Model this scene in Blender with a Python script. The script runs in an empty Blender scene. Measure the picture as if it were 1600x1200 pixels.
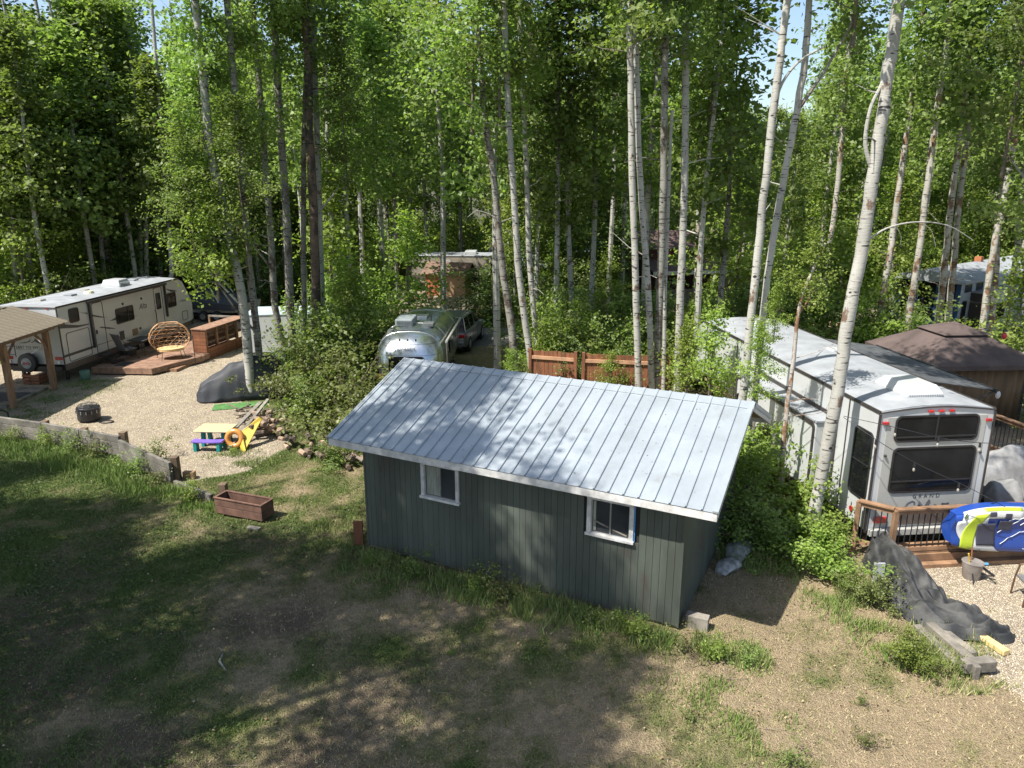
import bpy, math, random
import numpy as np
from mathutils import Vector, Matrix, noise
PI=math.pi; R=math.radians
random.seed(7); np.random.seed(7)
sc=bpy.context.scene; COL=sc.collection
# ---------------------------------------------------------------- camera
F,PIT,CH,ROLL=1157.45,.2683,7.54,-.0012
cd=bpy.data.cameras.new('camera'); cam=bpy.data.objects.new('camera',cd); COL.objects.link(cam)
cam.location=(0,0,CH); cam.rotation_euler=(PI/2-PIT,0,0)
cd.sensor_width=36; cd.lens=F/1600*36; cd.clip_start=.1; cd.clip_end=3000
sc.camera=cam
# ---------------------------------------------------------------- sky, sun, exposure
SUN_AZ,SUN_EL=R(241),R(57)
w=bpy.data.worlds.new('World'); sc.world=w; w.use_nodes=True
nt=w.node_tree; nt.nodes.clear()
sky=nt.nodes.new('ShaderNodeTexSky'); sky.sky_type='NISHITA'; sky.sun_disc=False
sky.sun_elevation=SUN_EL; sky.sun_rotation=SUN_AZ; sky.dust_density=1.5; sky.air_density=1.0
bg=nt.nodes.new('ShaderNodeBackground'); bg.inputs[1].default_value=.11
wo=nt.nodes.new('ShaderNodeOutputWorld'); nt.links.new(sky.outputs[0],bg.inputs[0]); nt.links.new(bg.outputs[0],wo.inputs[0])
sd=bpy.data.lights.new('sun','SUN'); sd.energy=5.0; sd.angle=R(.55); sd.color=(1,.95,.87)
so=bpy.data.objects.new('sun',sd); COL.objects.link(so); so.location=(-30,-20,50)
tosun=Vector((math.sin(SUN_AZ)*math.cos(SUN_EL),math.cos(SUN_AZ)*math.cos(SUN_EL),math.sin(SUN_EL)))
so.rotation_euler=tosun.to_track_quat('Z','Y').to_euler()
sc.view_settings.view_transform='Standard'; sc.view_settings.look='None'
sc.view_settings.exposure=0.95; sc.view_settings.gamma=1
sc.render.engine='CYCLES'
try:
    sc.cycles.max_bounces=8; sc.cycles.transparent_max_bounces=8; sc.cycles.diffuse_bounces=5
except Exception: pass
# ---------------------------------------------------------------- helpers
def gp(px,py,z=0.0):
    a,b=px-800,py-600; u=-b/F
    dy=math.cos(PIT)+u*math.sin(PIT); dz=-math.sin(PIT)+u*math.cos(PIT); t=(z-CH)/dz
    return Vector((t*a/F,t*dy,z))
def ay(px,py,Y):
    a,b=px-800,py-600; u=-b/F
    dy=math.cos(PIT)+u*math.sin(PIT); dz=-math.sin(PIT)+u*math.cos(PIT); t=Y/dy
    return Vector((t*a/F,Y,CH+t*dz))
def sm(a,b,x):
    t=min(1,max(0,(x-a)/(b-a))); return t*t*(3-2*t)
class MB:
    def __init__(s): s.v=[]; s.f=[]; s.m=[]; s.mi=0; s.M=Matrix.Identity(4)
    def add(s,vs,fs):
        n=len(s.v); s.v+=[tuple(s.M@Vector(v)) for v in vs]
        s.f+=[tuple(i+n for i in f) for f in fs]; s.m+=[s.mi]*len(fs); return s
    def box(s,x0,x1,y0,y1,z0,z1):
        return s.add([(x0,y0,z0),(x1,y0,z0),(x1,y1,z0),(x0,y1,z0),(x0,y0,z1),(x1,y0,z1),(x1,y1,z1),(x0,y1,z1)],
          [(0,3,2,1),(4,5,6,7),(0,1,5,4),(1,2,6,5),(2,3,7,6),(3,0,4,7)])
    def beam(s,p0,p1,w,h,up=(0,0,1)):
        p0,p1=Vector(p0),Vector(p1); d=(p1-p0).normalized(); up=Vector(up)
        if abs(d.dot(up))>.99: up=Vector((1,0,0))
        a=d.cross(up).normalized()*w/2; b=a.cross(d).normalized()*h/2
        vs=[p0-a-b,p0+a-b,p0+a+b,p0-a+b,p1-a-b,p1+a-b,p1+a+b,p1-a+b]
        return s.add(vs,[(0,3,2,1),(4,5,6,7),(0,1,5,4),(1,2,6,5),(2,3,7,6),(3,0,4,7)])
    def tube(s,path,rad,n=8,cap=True):
        path=[Vector(p) for p in path]; 
        if not hasattr(rad,'__len__'): rad=[rad]*len(path)
        vs=[];fs=[]; prev=None
        for i,p in enumerate(path):
            d=(path[min(i+1,len(path)-1)]-path[max(i-1,0)]).normalized()
            if prev is None:
                u=Vector((0,0,1)) if abs(d.z)<.9 else Vector((1,0,0)); a=d.cross(u).normalized()
            else: a=(prev-d*prev.dot(d)).normalized()
            prev=a; b=d.cross(a)
            for k in range(n):
                t=2*PI*k/n; vs.append(p+(a*math.cos(t)+b*math.sin(t))*rad[i])
        for i in range(len(path)-1):
            for k in range(n):
                k2=(k+1)%n; fs.append((i*n+k,i*n+k2,(i+1)*n+k2,(i+1)*n+k))
        if cap: fs.append(tuple(range(n-1,-1,-1))); fs.append(tuple((len(path)-1)*n+k for k in range(n)))
        return s.add(vs,fs)
    def cyl(s,p0,p1,r0,r1=None,n=12): return s.tube([p0,p1],[r0,r0 if r1 is None else r1],n)
    def prism(s,poly,ax,a0,a1):
        # poly in the two other axes; ax = 0/1/2 extrusion axis
        def P(q,a):
            l=list(q); l.insert(ax,a); return tuple(l)
        n=len(poly); vs=[P(q,a0) for q in poly]+[P(q,a1) for q in poly]
        fs=[tuple(range(n-1,-1,-1)),tuple(range(n,2*n))]+[(i,(i+1)%n,(i+1)%n+n,i+n) for i in range(n)]
        return s.add(vs,fs)
    def loft(s,secs,close=True,caps=True):
        n=len(secs[0]); vs=[p for q in secs for p in q]; fs=[]
        for i in range(len(secs)-1):
            for k in range(n if close else n-1):
                k2=(k+1)%n; fs.append((i*n+k,i*n+k2,(i+1)*n+k2,(i+1)*n+k))
        if caps: fs.append(tuple(range(n-1,-1,-1))); fs.append(tuple((len(secs)-1)*n+k for k in range(n)))
        return s.add(vs,fs)
    def ball(s,c,rx,ry=None,rz=None,n=10,m=7):
        ry=ry or rx; rz=rz or rx; c=Vector(c); secs=[]
        for i in range(m+1):
            t=PI*i/m; r=max(.01,math.sin(t)); secs.append([(c.x+rx*r*math.cos(2*PI*k/n),c.y+ry*r*math.sin(2*PI*k/n),c.z+rz*math.cos(t)) for k in range(n)])
        return s.loft(secs)
    def build(s,name,mats,parent=None,smooth=False,bevel=0,loc=None):
        me=bpy.data.meshes.new(name); me.from_pydata(s.v,[],s.f)
        if not isinstance(mats,(list,tuple)): mats=[mats]
        for m in mats: me.materials.append(m)
        if len(mats)>1: me.polygons.foreach_set('material_index',s.m)
        # consistent normals
        import bmesh
        bm=bmesh.new(); bm.from_mesh(me); bmesh.ops.recalc_face_normals(bm,faces=bm.faces); bm.to_mesh(me); bm.free()
        if smooth:
            me.polygons.foreach_set('use_smooth',[True]*len(me.polygons))
            try: me.set_sharp_from_angle(angle=R(40))
            except Exception: pass
        o=bpy.data.objects.new(name,me); COL.objects.link(o)
        if parent: o.parent=parent
        if loc is not None: o.location=loc
        if bevel:
            b=o.modifiers.new('bevel','BEVEL'); b.width=bevel; b.segments=2; b.limit_method='ANGLE'
        return o
def tag(o,label,cat,group=None):
    o['label']=label; o['category']=cat
    if group: o['group']=group
    return o
def thing(name,label,cat,loc=(0,0,0),rz=0,group=None):
    o=bpy.data.objects.new(name,None); COL.objects.link(o); o.location=loc; o.rotation_euler=(0,0,rz)
    o.empty_display_size=.2
    return tag(o,label,cat,group)
def bx(name,m,parent,x0,x1,y0,y1,z0,z1,bevel=0):
    return MB().box(x0,x1,y0,y1,z0,z1).build(name,m,parent,bevel=bevel)
def share(o,name,parent,loc=(0,0,0),rot=(0,0,0),scale=(1,1,1)):
    c=bpy.data.objects.new(name,o.data); COL.objects.link(c); c.parent=parent; c.location=loc; c.rotation_euler=rot; c.scale=scale
    return c
def kids(o): return [c for c in bpy.data.objects if c.parent==o]
def copy_tree(o,parent=None):
    c=o.copy(); COL.objects.link(c)
    if parent: c.parent=parent
    for k in kids(o): copy_tree(k,c)
    return c
def npmesh(name,verts,quads,mats,attrs=None,mi=None,tris=False):
    k=3 if tris else 4
    me=bpy.data.meshes.new(name); nv=len(verts); nf=len(quads)
    me.vertices.add(nv); me.vertices.foreach_set('co',np.asarray(verts,dtype=np.float32).ravel())
    me.loops.add(nf*k); me.loops.foreach_set('vertex_index',np.asarray(quads,dtype=np.int32).ravel())
    me.polygons.add(nf); me.polygons.foreach_set('loop_start',np.arange(0,nf*k,k,dtype=np.int32))
    try: me.polygons.foreach_set('loop_total',np.full(nf,k,dtype=np.int32))
    except Exception: pass
    for m in mats: me.materials.append(m)
    if mi is not None: me.polygons.foreach_set('material_index',np.asarray(mi,dtype=np.int32))
    for an,av in (attrs or {}).items():
        a=me.attributes.new(an,'FLOAT','POINT'); a.data.foreach_set('value',np.asarray(av,dtype=np.float32))
    me.update(calc_edges=True); me.validate()
    return me
# ---------------------------------------------------------------- materials
def N(nt,t,**k):
    n=nt.nodes.new(t)
    for a,b in k.items():
        if a[0]=='i' and a[1:].isdigit(): n.inputs[int(a[1:])].default_value=b
        else: setattr(n,a,b)
    return n
def c4(c): return (c[0],c[1],c[2],1)
def mixc(nt,fac,a,b,blend='MIX'):
    n=nt.nodes.new('ShaderNodeMix'); n.data_type='RGBA'; n.blend_type=blend
    for sock,v in ((n.inputs[0],fac),(n.inputs[6],a),(n.inputs[7],b)):
        if isinstance(v,bpy.types.NodeSocket): nt.links.new(v,sock)
        elif isinstance(v,(int,float)): sock.default_value=v
        else: sock.default_value=c4(v)
    return n.outputs[2]
def ramp(nt,inp,a,b):
    n=N(nt,'ShaderNodeMapRange'); n.inputs[1].default_value=a; n.inputs[2].default_value=b
    nt.links.new(inp,n.inputs[0]); return n.outputs[0]
def noiz(nt,vec,scale,detail=4,rough=.6):
    n=N(nt,'ShaderNodeTexNoise'); n.inputs['Scale'].default_value=scale; n.inputs['Detail'].default_value=detail; n.inputs['Roughness'].default_value=rough
    if vec: nt.links.new(vec,n.inputs['Vector'])
    return n.outputs[0]
def base(name):
    m=bpy.data.materials.new(name); m.use_nodes=True; nt=m.node_tree; b=nt.nodes['Principled BSDF']; return m,nt,b
def coord(nt,scale=(1,1,1),kind='Object'):
    t=N(nt,'ShaderNodeTexCoord'); mp=N(nt,'ShaderNodeMapping'); mp.inputs['Scale'].default_value=scale
    nt.links.new(t.outputs[kind],mp.inputs[0]); return mp.outputs[0]
def bump(nt,b,h,strength,dist=.01):
    n=N(nt,'ShaderNodeBump'); n.inputs['Strength'].default_value=strength; n.inputs['Distance'].default_value=dist
    nt.links.new(h,n.inputs['Height']); nt.links.new(n.outputs[0],b.inputs['Normal'])
_mc={}
def mk(name,col,rough=.6,metal=0,var=.12,scale=4,stretch=(1,1,1),bmp=.0,bscale=40,col2=None,lo=.35,hi=.65,coat=0,orand=0,stain=None):
    if name in _mc: return _mc[name]
    m,nt,b=base(name)
    if orand:
        ge=N(nt,'ShaderNodeNewGeometry'); mp=N(nt,'ShaderNodeMapping'); mp.inputs['Scale'].default_value=stretch; nt.links.new(ge.outputs['Position'],mp.inputs[0]); v=mp.outputs[0]
    else: v=coord(nt,stretch)
    n=noiz(nt,v,scale,5)
    f=ramp(nt,n,lo,hi)
    a=[x*(1-var) for x in col]; c=[min(1,x*(1+var)) for x in col] if col2 is None else col2
    out=mixc(nt,f,a,c)
    if stain: out=mixc(nt,ramp(nt,noiz(nt,v,scale*.8,6,.7),stain[1],stain[1]+.14),out,stain[0])
    if orand:
        oi=N(nt,'ShaderNodeObjectInfo'); r=ramp(nt,oi.outputs['Random'],0,1)
        mr=N(nt,'ShaderNodeMapRange'); mr.inputs[3].default_value=1-orand; mr.inputs[4].default_value=1+orand*.4
        nt.links.new(r,mr.inputs[0]); hs=N(nt,'ShaderNodeHueSaturation'); nt.links.new(mr.outputs[0],hs.inputs['Value']); nt.links.new(out,hs.inputs['Color']); out=hs.outputs[0]
    nt.links.new(out,b.inputs['Base Color']); b.inputs['Roughness'].default_value=rough; b.inputs['Metallic'].default_value=metal
    if coat: b.inputs['Coat Weight'].default_value=coat; b.inputs['Coat Roughness'].default_value=.15
    if bmp: bump(nt,b,noiz(nt,v,bscale,3),bmp)
    _mc[name]=m; return m
WOOD=lambda name,col,**k: mk(name,col,rough=.75,var=.3,scale=2.2,stretch=(1,1,9) if 'v' in k else ((9,1,9) if 'y' in k else (1,9,9)),bmp=.25,bscale=9,orand=.25)
M_white=mk('white_paint',(.56,.56,.55),.5,var=.08,scale=2.5)
M_shedwall=mk('grey_green_siding',(.078,.090,.074),.55,var=.25,scale=1.3,stretch=(1,1,.35),bmp=.12,bscale=60,orand=.12,stain=((.075,.052,.045),.58))
M_roof=mk('galvalume_roof',(.34,.38,.41),.42,metal=.35,var=.14,scale=1.6,lo=.3,hi=.75,orand=.05,stain=((.26,.27,.265),.60))
M_cedar=mk('cedar_stain',(.20,.078,.036),.7,var=.3,scale=3,stretch=(3,3,.6),bmp=.2,bscale=20,orand=.3)
M_deck=mk('deck_board_wood',(.25,.15,.10),.7,var=.3,scale=2.5,stretch=(2,2,2),bmp=.2,bscale=20,orand=.25)
M_deckR=mk('treated_lumber',(.25,.145,.08),.7,var=.3,scale=3,bmp=.2,bscale=20,orand=.2)
M_greywood=mk('weathered_timber',(.20,.18,.15),.85,var=.4,scale=3,stretch=(1,1,1),bmp=.4,bscale=18,orand=.2)
M_brownwood=mk('planter_wood',(.125,.065,.045),.75,var=.3,scale=4,bmp=.3,bscale=20,orand=.15)
M_post=mk('post_wood',(.25,.145,.085),.75,var=.3,scale=3,stretch=(3,3,.5),bmp=.25,bscale=20,orand=.1)
M_black=mk('black_metal',(.02,.02,.022),.4,var=.2)
M_blackpl=mk('black_plastic',(.03,.03,.032),.55,var=.2,bmp=.1)
M_rubber=mk('rubber',(.025,.025,.026),.8,var=.2)
M_rvwhite=mk('rv_fibreglass',(.47,.485,.485),.28,var=.05,scale=1.5,coat=.3)
M_rvgrey=mk('rv_grey_gelcoat',(.37,.37,.345),.3,var=.06,scale=1.2,coat=.25)
M_rvroof=mk('rv_roof_membrane',(.27,.285,.30),.6,var=.2,scale=2.2,bmp=.1,bscale=8,lo=.3,hi=.7)
M_trim=mk('dark_trim',(.04,.035,.033),.5,var=.15)
M_skirt=mk('rv_skirt_brown',(.10,.08,.07),.5,var=.2)
M_alu=mk('aluminium',(.55,.56,.57),.35,metal=.9,var=.08)
M_red=mk('red_lens',(.42,.02,.02),.2,var=.2,coat=.5)
M_decal=mk('decal_charcoal',(.05,.055,.06),.45,var=.2)
M_decal2=mk('decal_grey',(.25,.27,.28),.45,var=.1)
M_grav=None
def glassy(name,col,rough=.05):
    m,nt,b=base(name); v=coord(nt); n=noiz(nt,v,1.2,3)
    nt.links.new(mixc(nt,ramp(nt,n,.4,.7),col,[x*1.8+.004 for x in col]),b.inputs['Base Color'])
    b.inputs['Roughness'].default_value=rough; b.inputs['Specular IOR Level'].default_value=.16
    return m
M_glass=glassy('tinted_glass',(.008,.009,.010)); M_glass2=glassy('window_glass',(.03,.033,.035),.08)
# leaves
def leafmat(name,dark,light,trans=.35,yel=None):
    m,nt,b=base(name); at=N(nt,'ShaderNodeAttribute',attribute_name='tint'); oi=N(nt,'ShaderNodeObjectInfo')
    c=mixc(nt,at.outputs['Fac'],dark,light)
    r=ramp(nt,oi.outputs['Random'],0,1)
    hs=N(nt,'ShaderNodeHueSaturation'); mr=N(nt,'ShaderNodeMapRange'); mr.inputs[3].default_value=.7; mr.inputs[4].default_value=1.25
    mh=N(nt,'ShaderNodeMapRange'); mh.inputs[3].default_value=.487; mh.inputs[4].default_value=.512
    nt.links.new(r,mr.inputs[0]); nt.links.new(r,mh.inputs[0]); nt.links.new(mr.outputs[0],hs.inputs['Value']); nt.links.new(mh.outputs[0],hs.inputs['Hue']); nt.links.new(c,hs.inputs['Color'])
    nt.links.new(hs.outputs[0],b.inputs['Base Color']); b.inputs['Roughness'].default_value=.48; b.inputs['Specular IOR Level'].default_value=.35
    tr=N(nt,'ShaderNodeBsdfTranslucent'); g=mixc(nt,1.0,hs.outputs[0],(1.25,1.4,.65),'MULTIPLY'); nt.links.new(g,tr.inputs[0])
    mx=N(nt,'ShaderNodeMixShader'); mx.inputs[0].default_value=trans
    nt.links.new(b.outputs[0],mx.inputs[1]); nt.links.new(tr.outputs[0],mx.inputs[2]); nt.links.new(mx.outputs[0],nt.nodes['Material Output'].inputs[0])
    return m
M_leaf=leafmat('aspen_leaf',(.11,.165,.042),(.27,.35,.105),.48)
M_leafd=leafmat('dark_leaf',(.07,.115,.034),(.17,.245,.075),.42)
M_leafy=leafmat('bright_leaf',(.13,.195,.038),(.31,.39,.09),.48)
M_leafb=leafmat('olive_leaf',(.085,.11,.03),(.22,.245,.08),.38)
M_spruce=leafmat('spruce_needle',(.012,.03,.015),(.035,.065,.03),.1)
def barkmat(name,pale,brown,thr,mark=.595):
    m,nt,b=base(name); v=coord(nt,(1,1,1)); v2=coord(nt,(2.2,2.2,14)); v3=coord(nt,(3,3,1.6))
    c=mixc(nt,ramp(nt,noiz(nt,coord(nt,(1,1,.5)),2.5,4),.35,.7),pale,[x*.72 for x in pale])
    f=ramp(nt,noiz(nt,v3,1.1,6,.65),thr,thr+.05); c=mixc(nt,f,c,brown)
    f2=ramp(nt,noiz(nt,v2,1.5,3,.55),mark,mark+.05); c=mixc(nt,f2,c,(.035,.03,.027))
    vo=N(nt,'ShaderNodeTexVoronoi'); vo.inputs['Scale'].default_value=2.4
    nt.links.new(coord(nt,(1,1,1.5)),vo.inputs['Vector'])
    ad=N(nt,'ShaderNodeMath',operation='MULTIPLY_ADD'); nt.links.new(noiz(nt,v,9,3),ad.inputs[0]); ad.inputs[1].default_value=.16; nt.links.new(vo.outputs['Distance'],ad.inputs[2])
    c=mixc(nt,ramp(nt,ad.outputs[0],.21,.175),c,(.02,.018,.016))
    nt.links.new(c,b.inputs['Base Color']); b.inputs['Roughness'].default_value=.8
    bump(nt,b,noiz(nt,v2,3,4),.5,.02); return m
M_bark=barkmat('aspen_bark',(.40,.39,.345),(.14,.09,.06),.60)
M_bark2=barkmat('grey_bark',(.26,.25,.215),(.10,.075,.055),.53,.58)
M_bark3=barkmat('brown_dead_bark',(.15,.105,.075),(.05,.038,.03),.5,.6)
M_twig=mk('twig',(.16,.13,.10),.85,var=.3)
# ---------------------------------------------------------------- text helper
def text(name,s,size,m,parent,loc,rot,depth=.002,shear=0,space=1.0,sx=1.0):
    c=bpy.data.curves.new(name,'FONT'); c.body=s; c.size=size; c.extrude=depth; c.shear=shear; c.space_character=space; c.resolution_u=2
    t=bpy.data.objects.new(name,c); COL.objects.link(t)
    dg=bpy.context.evaluated_depsgraph_get(); me=bpy.data.meshes.new_from_object(t.evaluated_get(dg))
    bpy.data.objects.remove(t); me.name=name; me.materials.clear(); me.materials.append(m)
    o=bpy.data.objects.new(name,me); COL.objects.link(o); o.parent=parent; o.location=loc; o.rotation_euler=rot; o.scale=(sx,1,1); return o
def rrect(x0,x1,z0,z1,r,n=4):
    P=[]
    for cx,cz,a in ((x1-r,z1-r,0),(x0+r,z1-r,90),(x0+r,z0+r,180),(x1-r,z0+r,270)):
        for k in range(n+1):
            t=R(a+90*k/n); P.append((cx+r*math.cos(t),cz+r*math.sin(t)))
    return P
def window(name,parent,x0,x1,z0,z1,y,out=-1,frame=M_black,glass=M_glass,r=.06,mull=(),ax=1,fw=.035,hm=()):
    # on plane axis ax at coordinate y, outwards along 'out'
    a=MB(); po=rrect(x0,x1,z0,z1,r); pi=rrect(x0+fw,x1-fw,z0+fw,z1-fw,max(.01,r-fw*.5))
    def P(q,d):
        l=list(q); l.insert(ax,y+out*d); return tuple(l)
    n=len(po); vs=[P(q,.0) for q in po]+[P(q,.022) for q in po]+[P(q,.022) for q in pi]+[P(q,.002) for q in pi]
    fs=[]
    for i in range(n):
        j=(i+1)%n
        for k in range(3): fs.append((k*n+i,k*n+j,(k+1)*n+j,(k+1)*n+i))
    a.add(vs,fs)
    fr=a.build(name,frame,parent)
    g=MB(); g.prism(pi,ax,y+out*.001,y+out*.010).build('pane',glass,fr)
    for mxx in mull:
        q=MB(); l0=[mxx-.018,z0+fw]; l1=[mxx+.018,z1-fw]
        q.prism([(l0[0],l0[1]),(l1[0],l0[1]),(l1[0],l1[1]),(l0[0],l1[1])],ax,y+out*.011,y+out*.024).build('mullion',frame,fr)
    for mz in hm:
        q=MB(); q.prism([(x0+fw,mz-.015),(x1-fw,mz-.015),(x1-fw,mz+.015),(x0+fw,mz+.015)],ax,y+out*.012,y+out*.025).build('mullion',frame,fr)
    return fr
def decal(name,parent,poly,y,out,m,ax=1,t=.003):
    return MB().prism(poly,ax,y+out*.001,y+out*t).build(name,m,parent)
# ---------------------------------------------------------------- terrain
def vn(x,y,s,seed=0): # value noise arrays
    x=x*s+seed*17.3; y=y*s+seed*9.1
    xi=np.floor(x).astype(int); yi=np.floor(y).astype(int); fx=x-xi; fy=y-yi
    fx=fx*fx*(3-2*fx); fy=fy*fy*(3-2*fy)
    def h(a,b):
        n=(a*374761393+b*668265263+seed*1274126177)&0xffffffff; n=((n^(n>>13))*1274126177)&0xffffffff
        return ((n^(n>>16))&0xffff)/65535.
    return (h(xi,yi)*(1-fx)+h(xi+1,yi)*fx)*(1-fy)+(h(xi,yi+1)*(1-fx)+h(xi+1,yi+1)*fx)*fy
def fbm(x,y,s,seed=0,o=4):
    r=0;a=.5;t=0
    for k in range(o): r=r+a*vn(x,y,s*2**k,seed+k); t+=a; a*=.5
    return r/t
def sdpoly(x,y,P):
    P=np.array(P,dtype=float); d=np.full(x.shape,1e9); ins=np.zeros(x.shape,bool)
    for i in range(len(P)):
        a=P[i]; b=P[(i+1)%len(P)]; e=b-a
        t=np.clip(((x-a[0])*e[0]+(y-a[1])*e[1])/(e@e),0,1)
        d=np.minimum(d,np.hypot(x-a[0]-t*e[0],y-a[1]-t*e[1]))
        c=((a[1]>y)!=(b[1]>y))&(x<(b[0]-a[0])*(y-a[1])/(b[1]-a[1]+1e-12)+a[0]); ins^=c
    return np.where(ins,-d,d)
P_left=[(-30,22),(-16,21.75),(-13.2,20.8),(-11.1,19.9),(-8.7,17.7),(-7.2,18.6),(-6.6,20.6),(-7.4,21.6),(-9.0,23.8),(-10.2,27),(-10.5,31),(-11.0,36),(-11,44),(-19,44),(-22,30),(-30,29)]
P_right=[(7.95,13.95),(7.5,12.6),(7.1,11.6),(7.15,10.9),(7.6,10.0),(7.9,9.2),(8.0,7),(20,6),(24,14),(24,30),(15,31),(11.5,24),(10.6,16),(10.5,14.3)]
P_road=[(-4,34.2),(30,34.5),(30,39.8),(10,39),(-1,38.8),(-4,38.6),(-12,39.6),(-12,35.6)]
P_drive=[(-7.6,38.4),(-3.2,38.4),(-2.4,45),(-2,54),(-9.5,54),(-8.6,46)]
P_drive2=[(16,40.5),(24,39),(26,50),(18,50)]
def masks(x,y):
    wob=(fbm(x,y,.9,3)-.5)*1.0+(fbm(x,y,4,5)-.5)*.35
    g=np.minimum(sdpoly(x,y,P_left),sdpoly(x,y,P_right)); g=np.minimum(g,np.minimum(sdpoly(x,y,P_drive),sdpoly(x,y,P_drive2)))
    rd=sdpoly(x,y,P_road)
    return g+wob*.5,rd+wob*.3
def lushf(x,y):
    # green on the left, dry straw to the right and round the shed
    l=.60-.06*(x+4)*1.0 - .012*(y-12)
    l=l+(fbm(x,y,.55,11)-.5)*1.0+(fbm(x,y,2.2,21)-.5)*1.1
    dirt=np.exp(-(((x+4.3)/1.6)**2+((y-12.0)/1.1)**2))*.55
    l=l-dirt
    l=np.where(x>3.5,l+.10,l)
    return np.clip(l,0,1)
STS=.55
def soil_shade(x,y): return np.clip((2.2-x)/5,0,1)*np.clip((19-y)/5,0,1)*np.clip(1.15*fbm(x,y,.6,41)+.25*(fbm(x,y,3,43)-.5)-.05,0,1)  # dark soil patches, which also deepen the tree shade on the near left lawn
def hz(x,y):
    g,rd=masks(np.atleast_1d(np.asarray(x,float)),np.atleast_1d(np.asarray(y,float)))
    k=np.clip(g/1.5,0,1)*np.clip(rd/1.5,0,1)
    return ((fbm(np.atleast_1d(np.asarray(x,float)),np.atleast_1d(np.asarray(y,float)),.5,31,3)-.5)*.14+(fbm(np.atleast_1d(np.asarray(x,float)),np.atleast_1d(np.asarray(y,float)),3.,33,2)-.5)*.03)*k
def terrain_material():
    m,nt,b=base('terrain'); v=coord(nt)
    lush=N(nt,'ShaderNodeAttribute',attribute_name='lush').outputs['Fac']; gr=N(nt,'ShaderNodeAttribute',attribute_name='gravel').outputs['Fac']
    rd=N(nt,'ShaderNodeAttribute',attribute_name='road').outputs['Fac']; ff=N(nt,'ShaderNodeAttribute',attribute_name='forest').outputs['Fac']
    fine=noiz(nt,v,38,4,.7); mid=noiz(nt,v,6,5,.65); big=noiz(nt,v,1.4,4)
    straw=mixc(nt,ramp(nt,fine,.3,.7),(.18,.135,.085),(.36,.285,.18))
    straw=mixc(nt,ramp(nt,mid,.45,.65),straw,(.21,.165,.105))
    grn=mixc(nt,ramp(nt,fine,.35,.65),(.035,.05,.015),(.12,.155,.04))
    def add(a,bb,k):
        n=N(nt,'ShaderNodeMath',operation='MULTIPLY_ADD'); nt.links.new(bb,n.inputs[0]); n.inputs[1].default_value=k; nt.links.new(a,n.inputs[2]); return n.outputs[0]
    lf=ramp(nt,add(lush,mid,.6),.52,1.08)
    lawn=mixc(nt,lf,straw,grn)
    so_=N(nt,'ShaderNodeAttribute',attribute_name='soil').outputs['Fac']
    lawn=mixc(nt,ramp(nt,add(so_,mid,.5),.62,.95),lawn,mixc(nt,fine,(.075,.057,.04),(.16,.125,.085)))  # soil colour darkened so the left lawn's shade is partly painted in
    # gravel
    vo=N(nt,'ShaderNodeTexVoronoi'); vo.inputs['Scale'].default_value=38; nt.links.new(v,vo.inputs['Vector'])
    vo2=N(nt,'ShaderNodeTexVoronoi'); vo2.inputs['Scale'].default_value=11; nt.links.new(v,vo2.inputs['Vector'])
    hsv=N(nt,'ShaderNodeSeparateColor'); nt.links.new(vo.outputs['Color'],hsv.inputs[0])
    gc=mixc(nt,hsv.outputs[0],(.30,.25,.175),(.56,.49,.37))
    gc=mixc(nt,ramp(nt,vo.outputs['Distance'],.25,.55),gc,(.22,.18,.135))
    gc=mixc(nt,ramp(nt,big,.45,.7),gc,(.37,.315,.23))
    gc=mixc(nt,ramp(nt,add(mid,big,.8),1.0,1.15),gc,(.13,.115,.05))
    rc=mixc(nt,ramp(nt,fine,.3,.7),(.10,.10,.10),(.20,.19,.18))
    rc=mixc(nt,ramp(nt,big,.45,.65),rc,(.15,.14,.12))
    fl=mixc(nt,ramp(nt,mid,.35,.65),(.03,.024,.015),(.075,.07,.028))
    n1=N(nt,'ShaderNodeMath',operation='MULTIPLY_ADD'); nt.links.new(fine,n1.inputs[0]); n1.inputs[1].default_value=.7; nt.links.new(gr,n1.inputs[2])
    c=mixc(nt,ff,lawn,fl)
    c=mixc(nt,ramp(nt,n1.outputs[0],.75,.95),c,gc)
    c=mixc(nt,ramp(nt,rd,.4,.6),c,rc)
    nt.links.new(c,b.inputs['Base Color']); b.inputs['Roughness'].default_value=.95; b.inputs['Specular IOR Level'].default_value=.15
    h=N(nt,'ShaderNodeMath',operation='ADD'); nt.links.new(fine,h.inputs[0]); nt.links.new(vo.outputs['Distance'],h.inputs[1])
    bump(nt,b,h.outputs[0],.9,.03); return m
M_terr=terrain_material()
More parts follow.
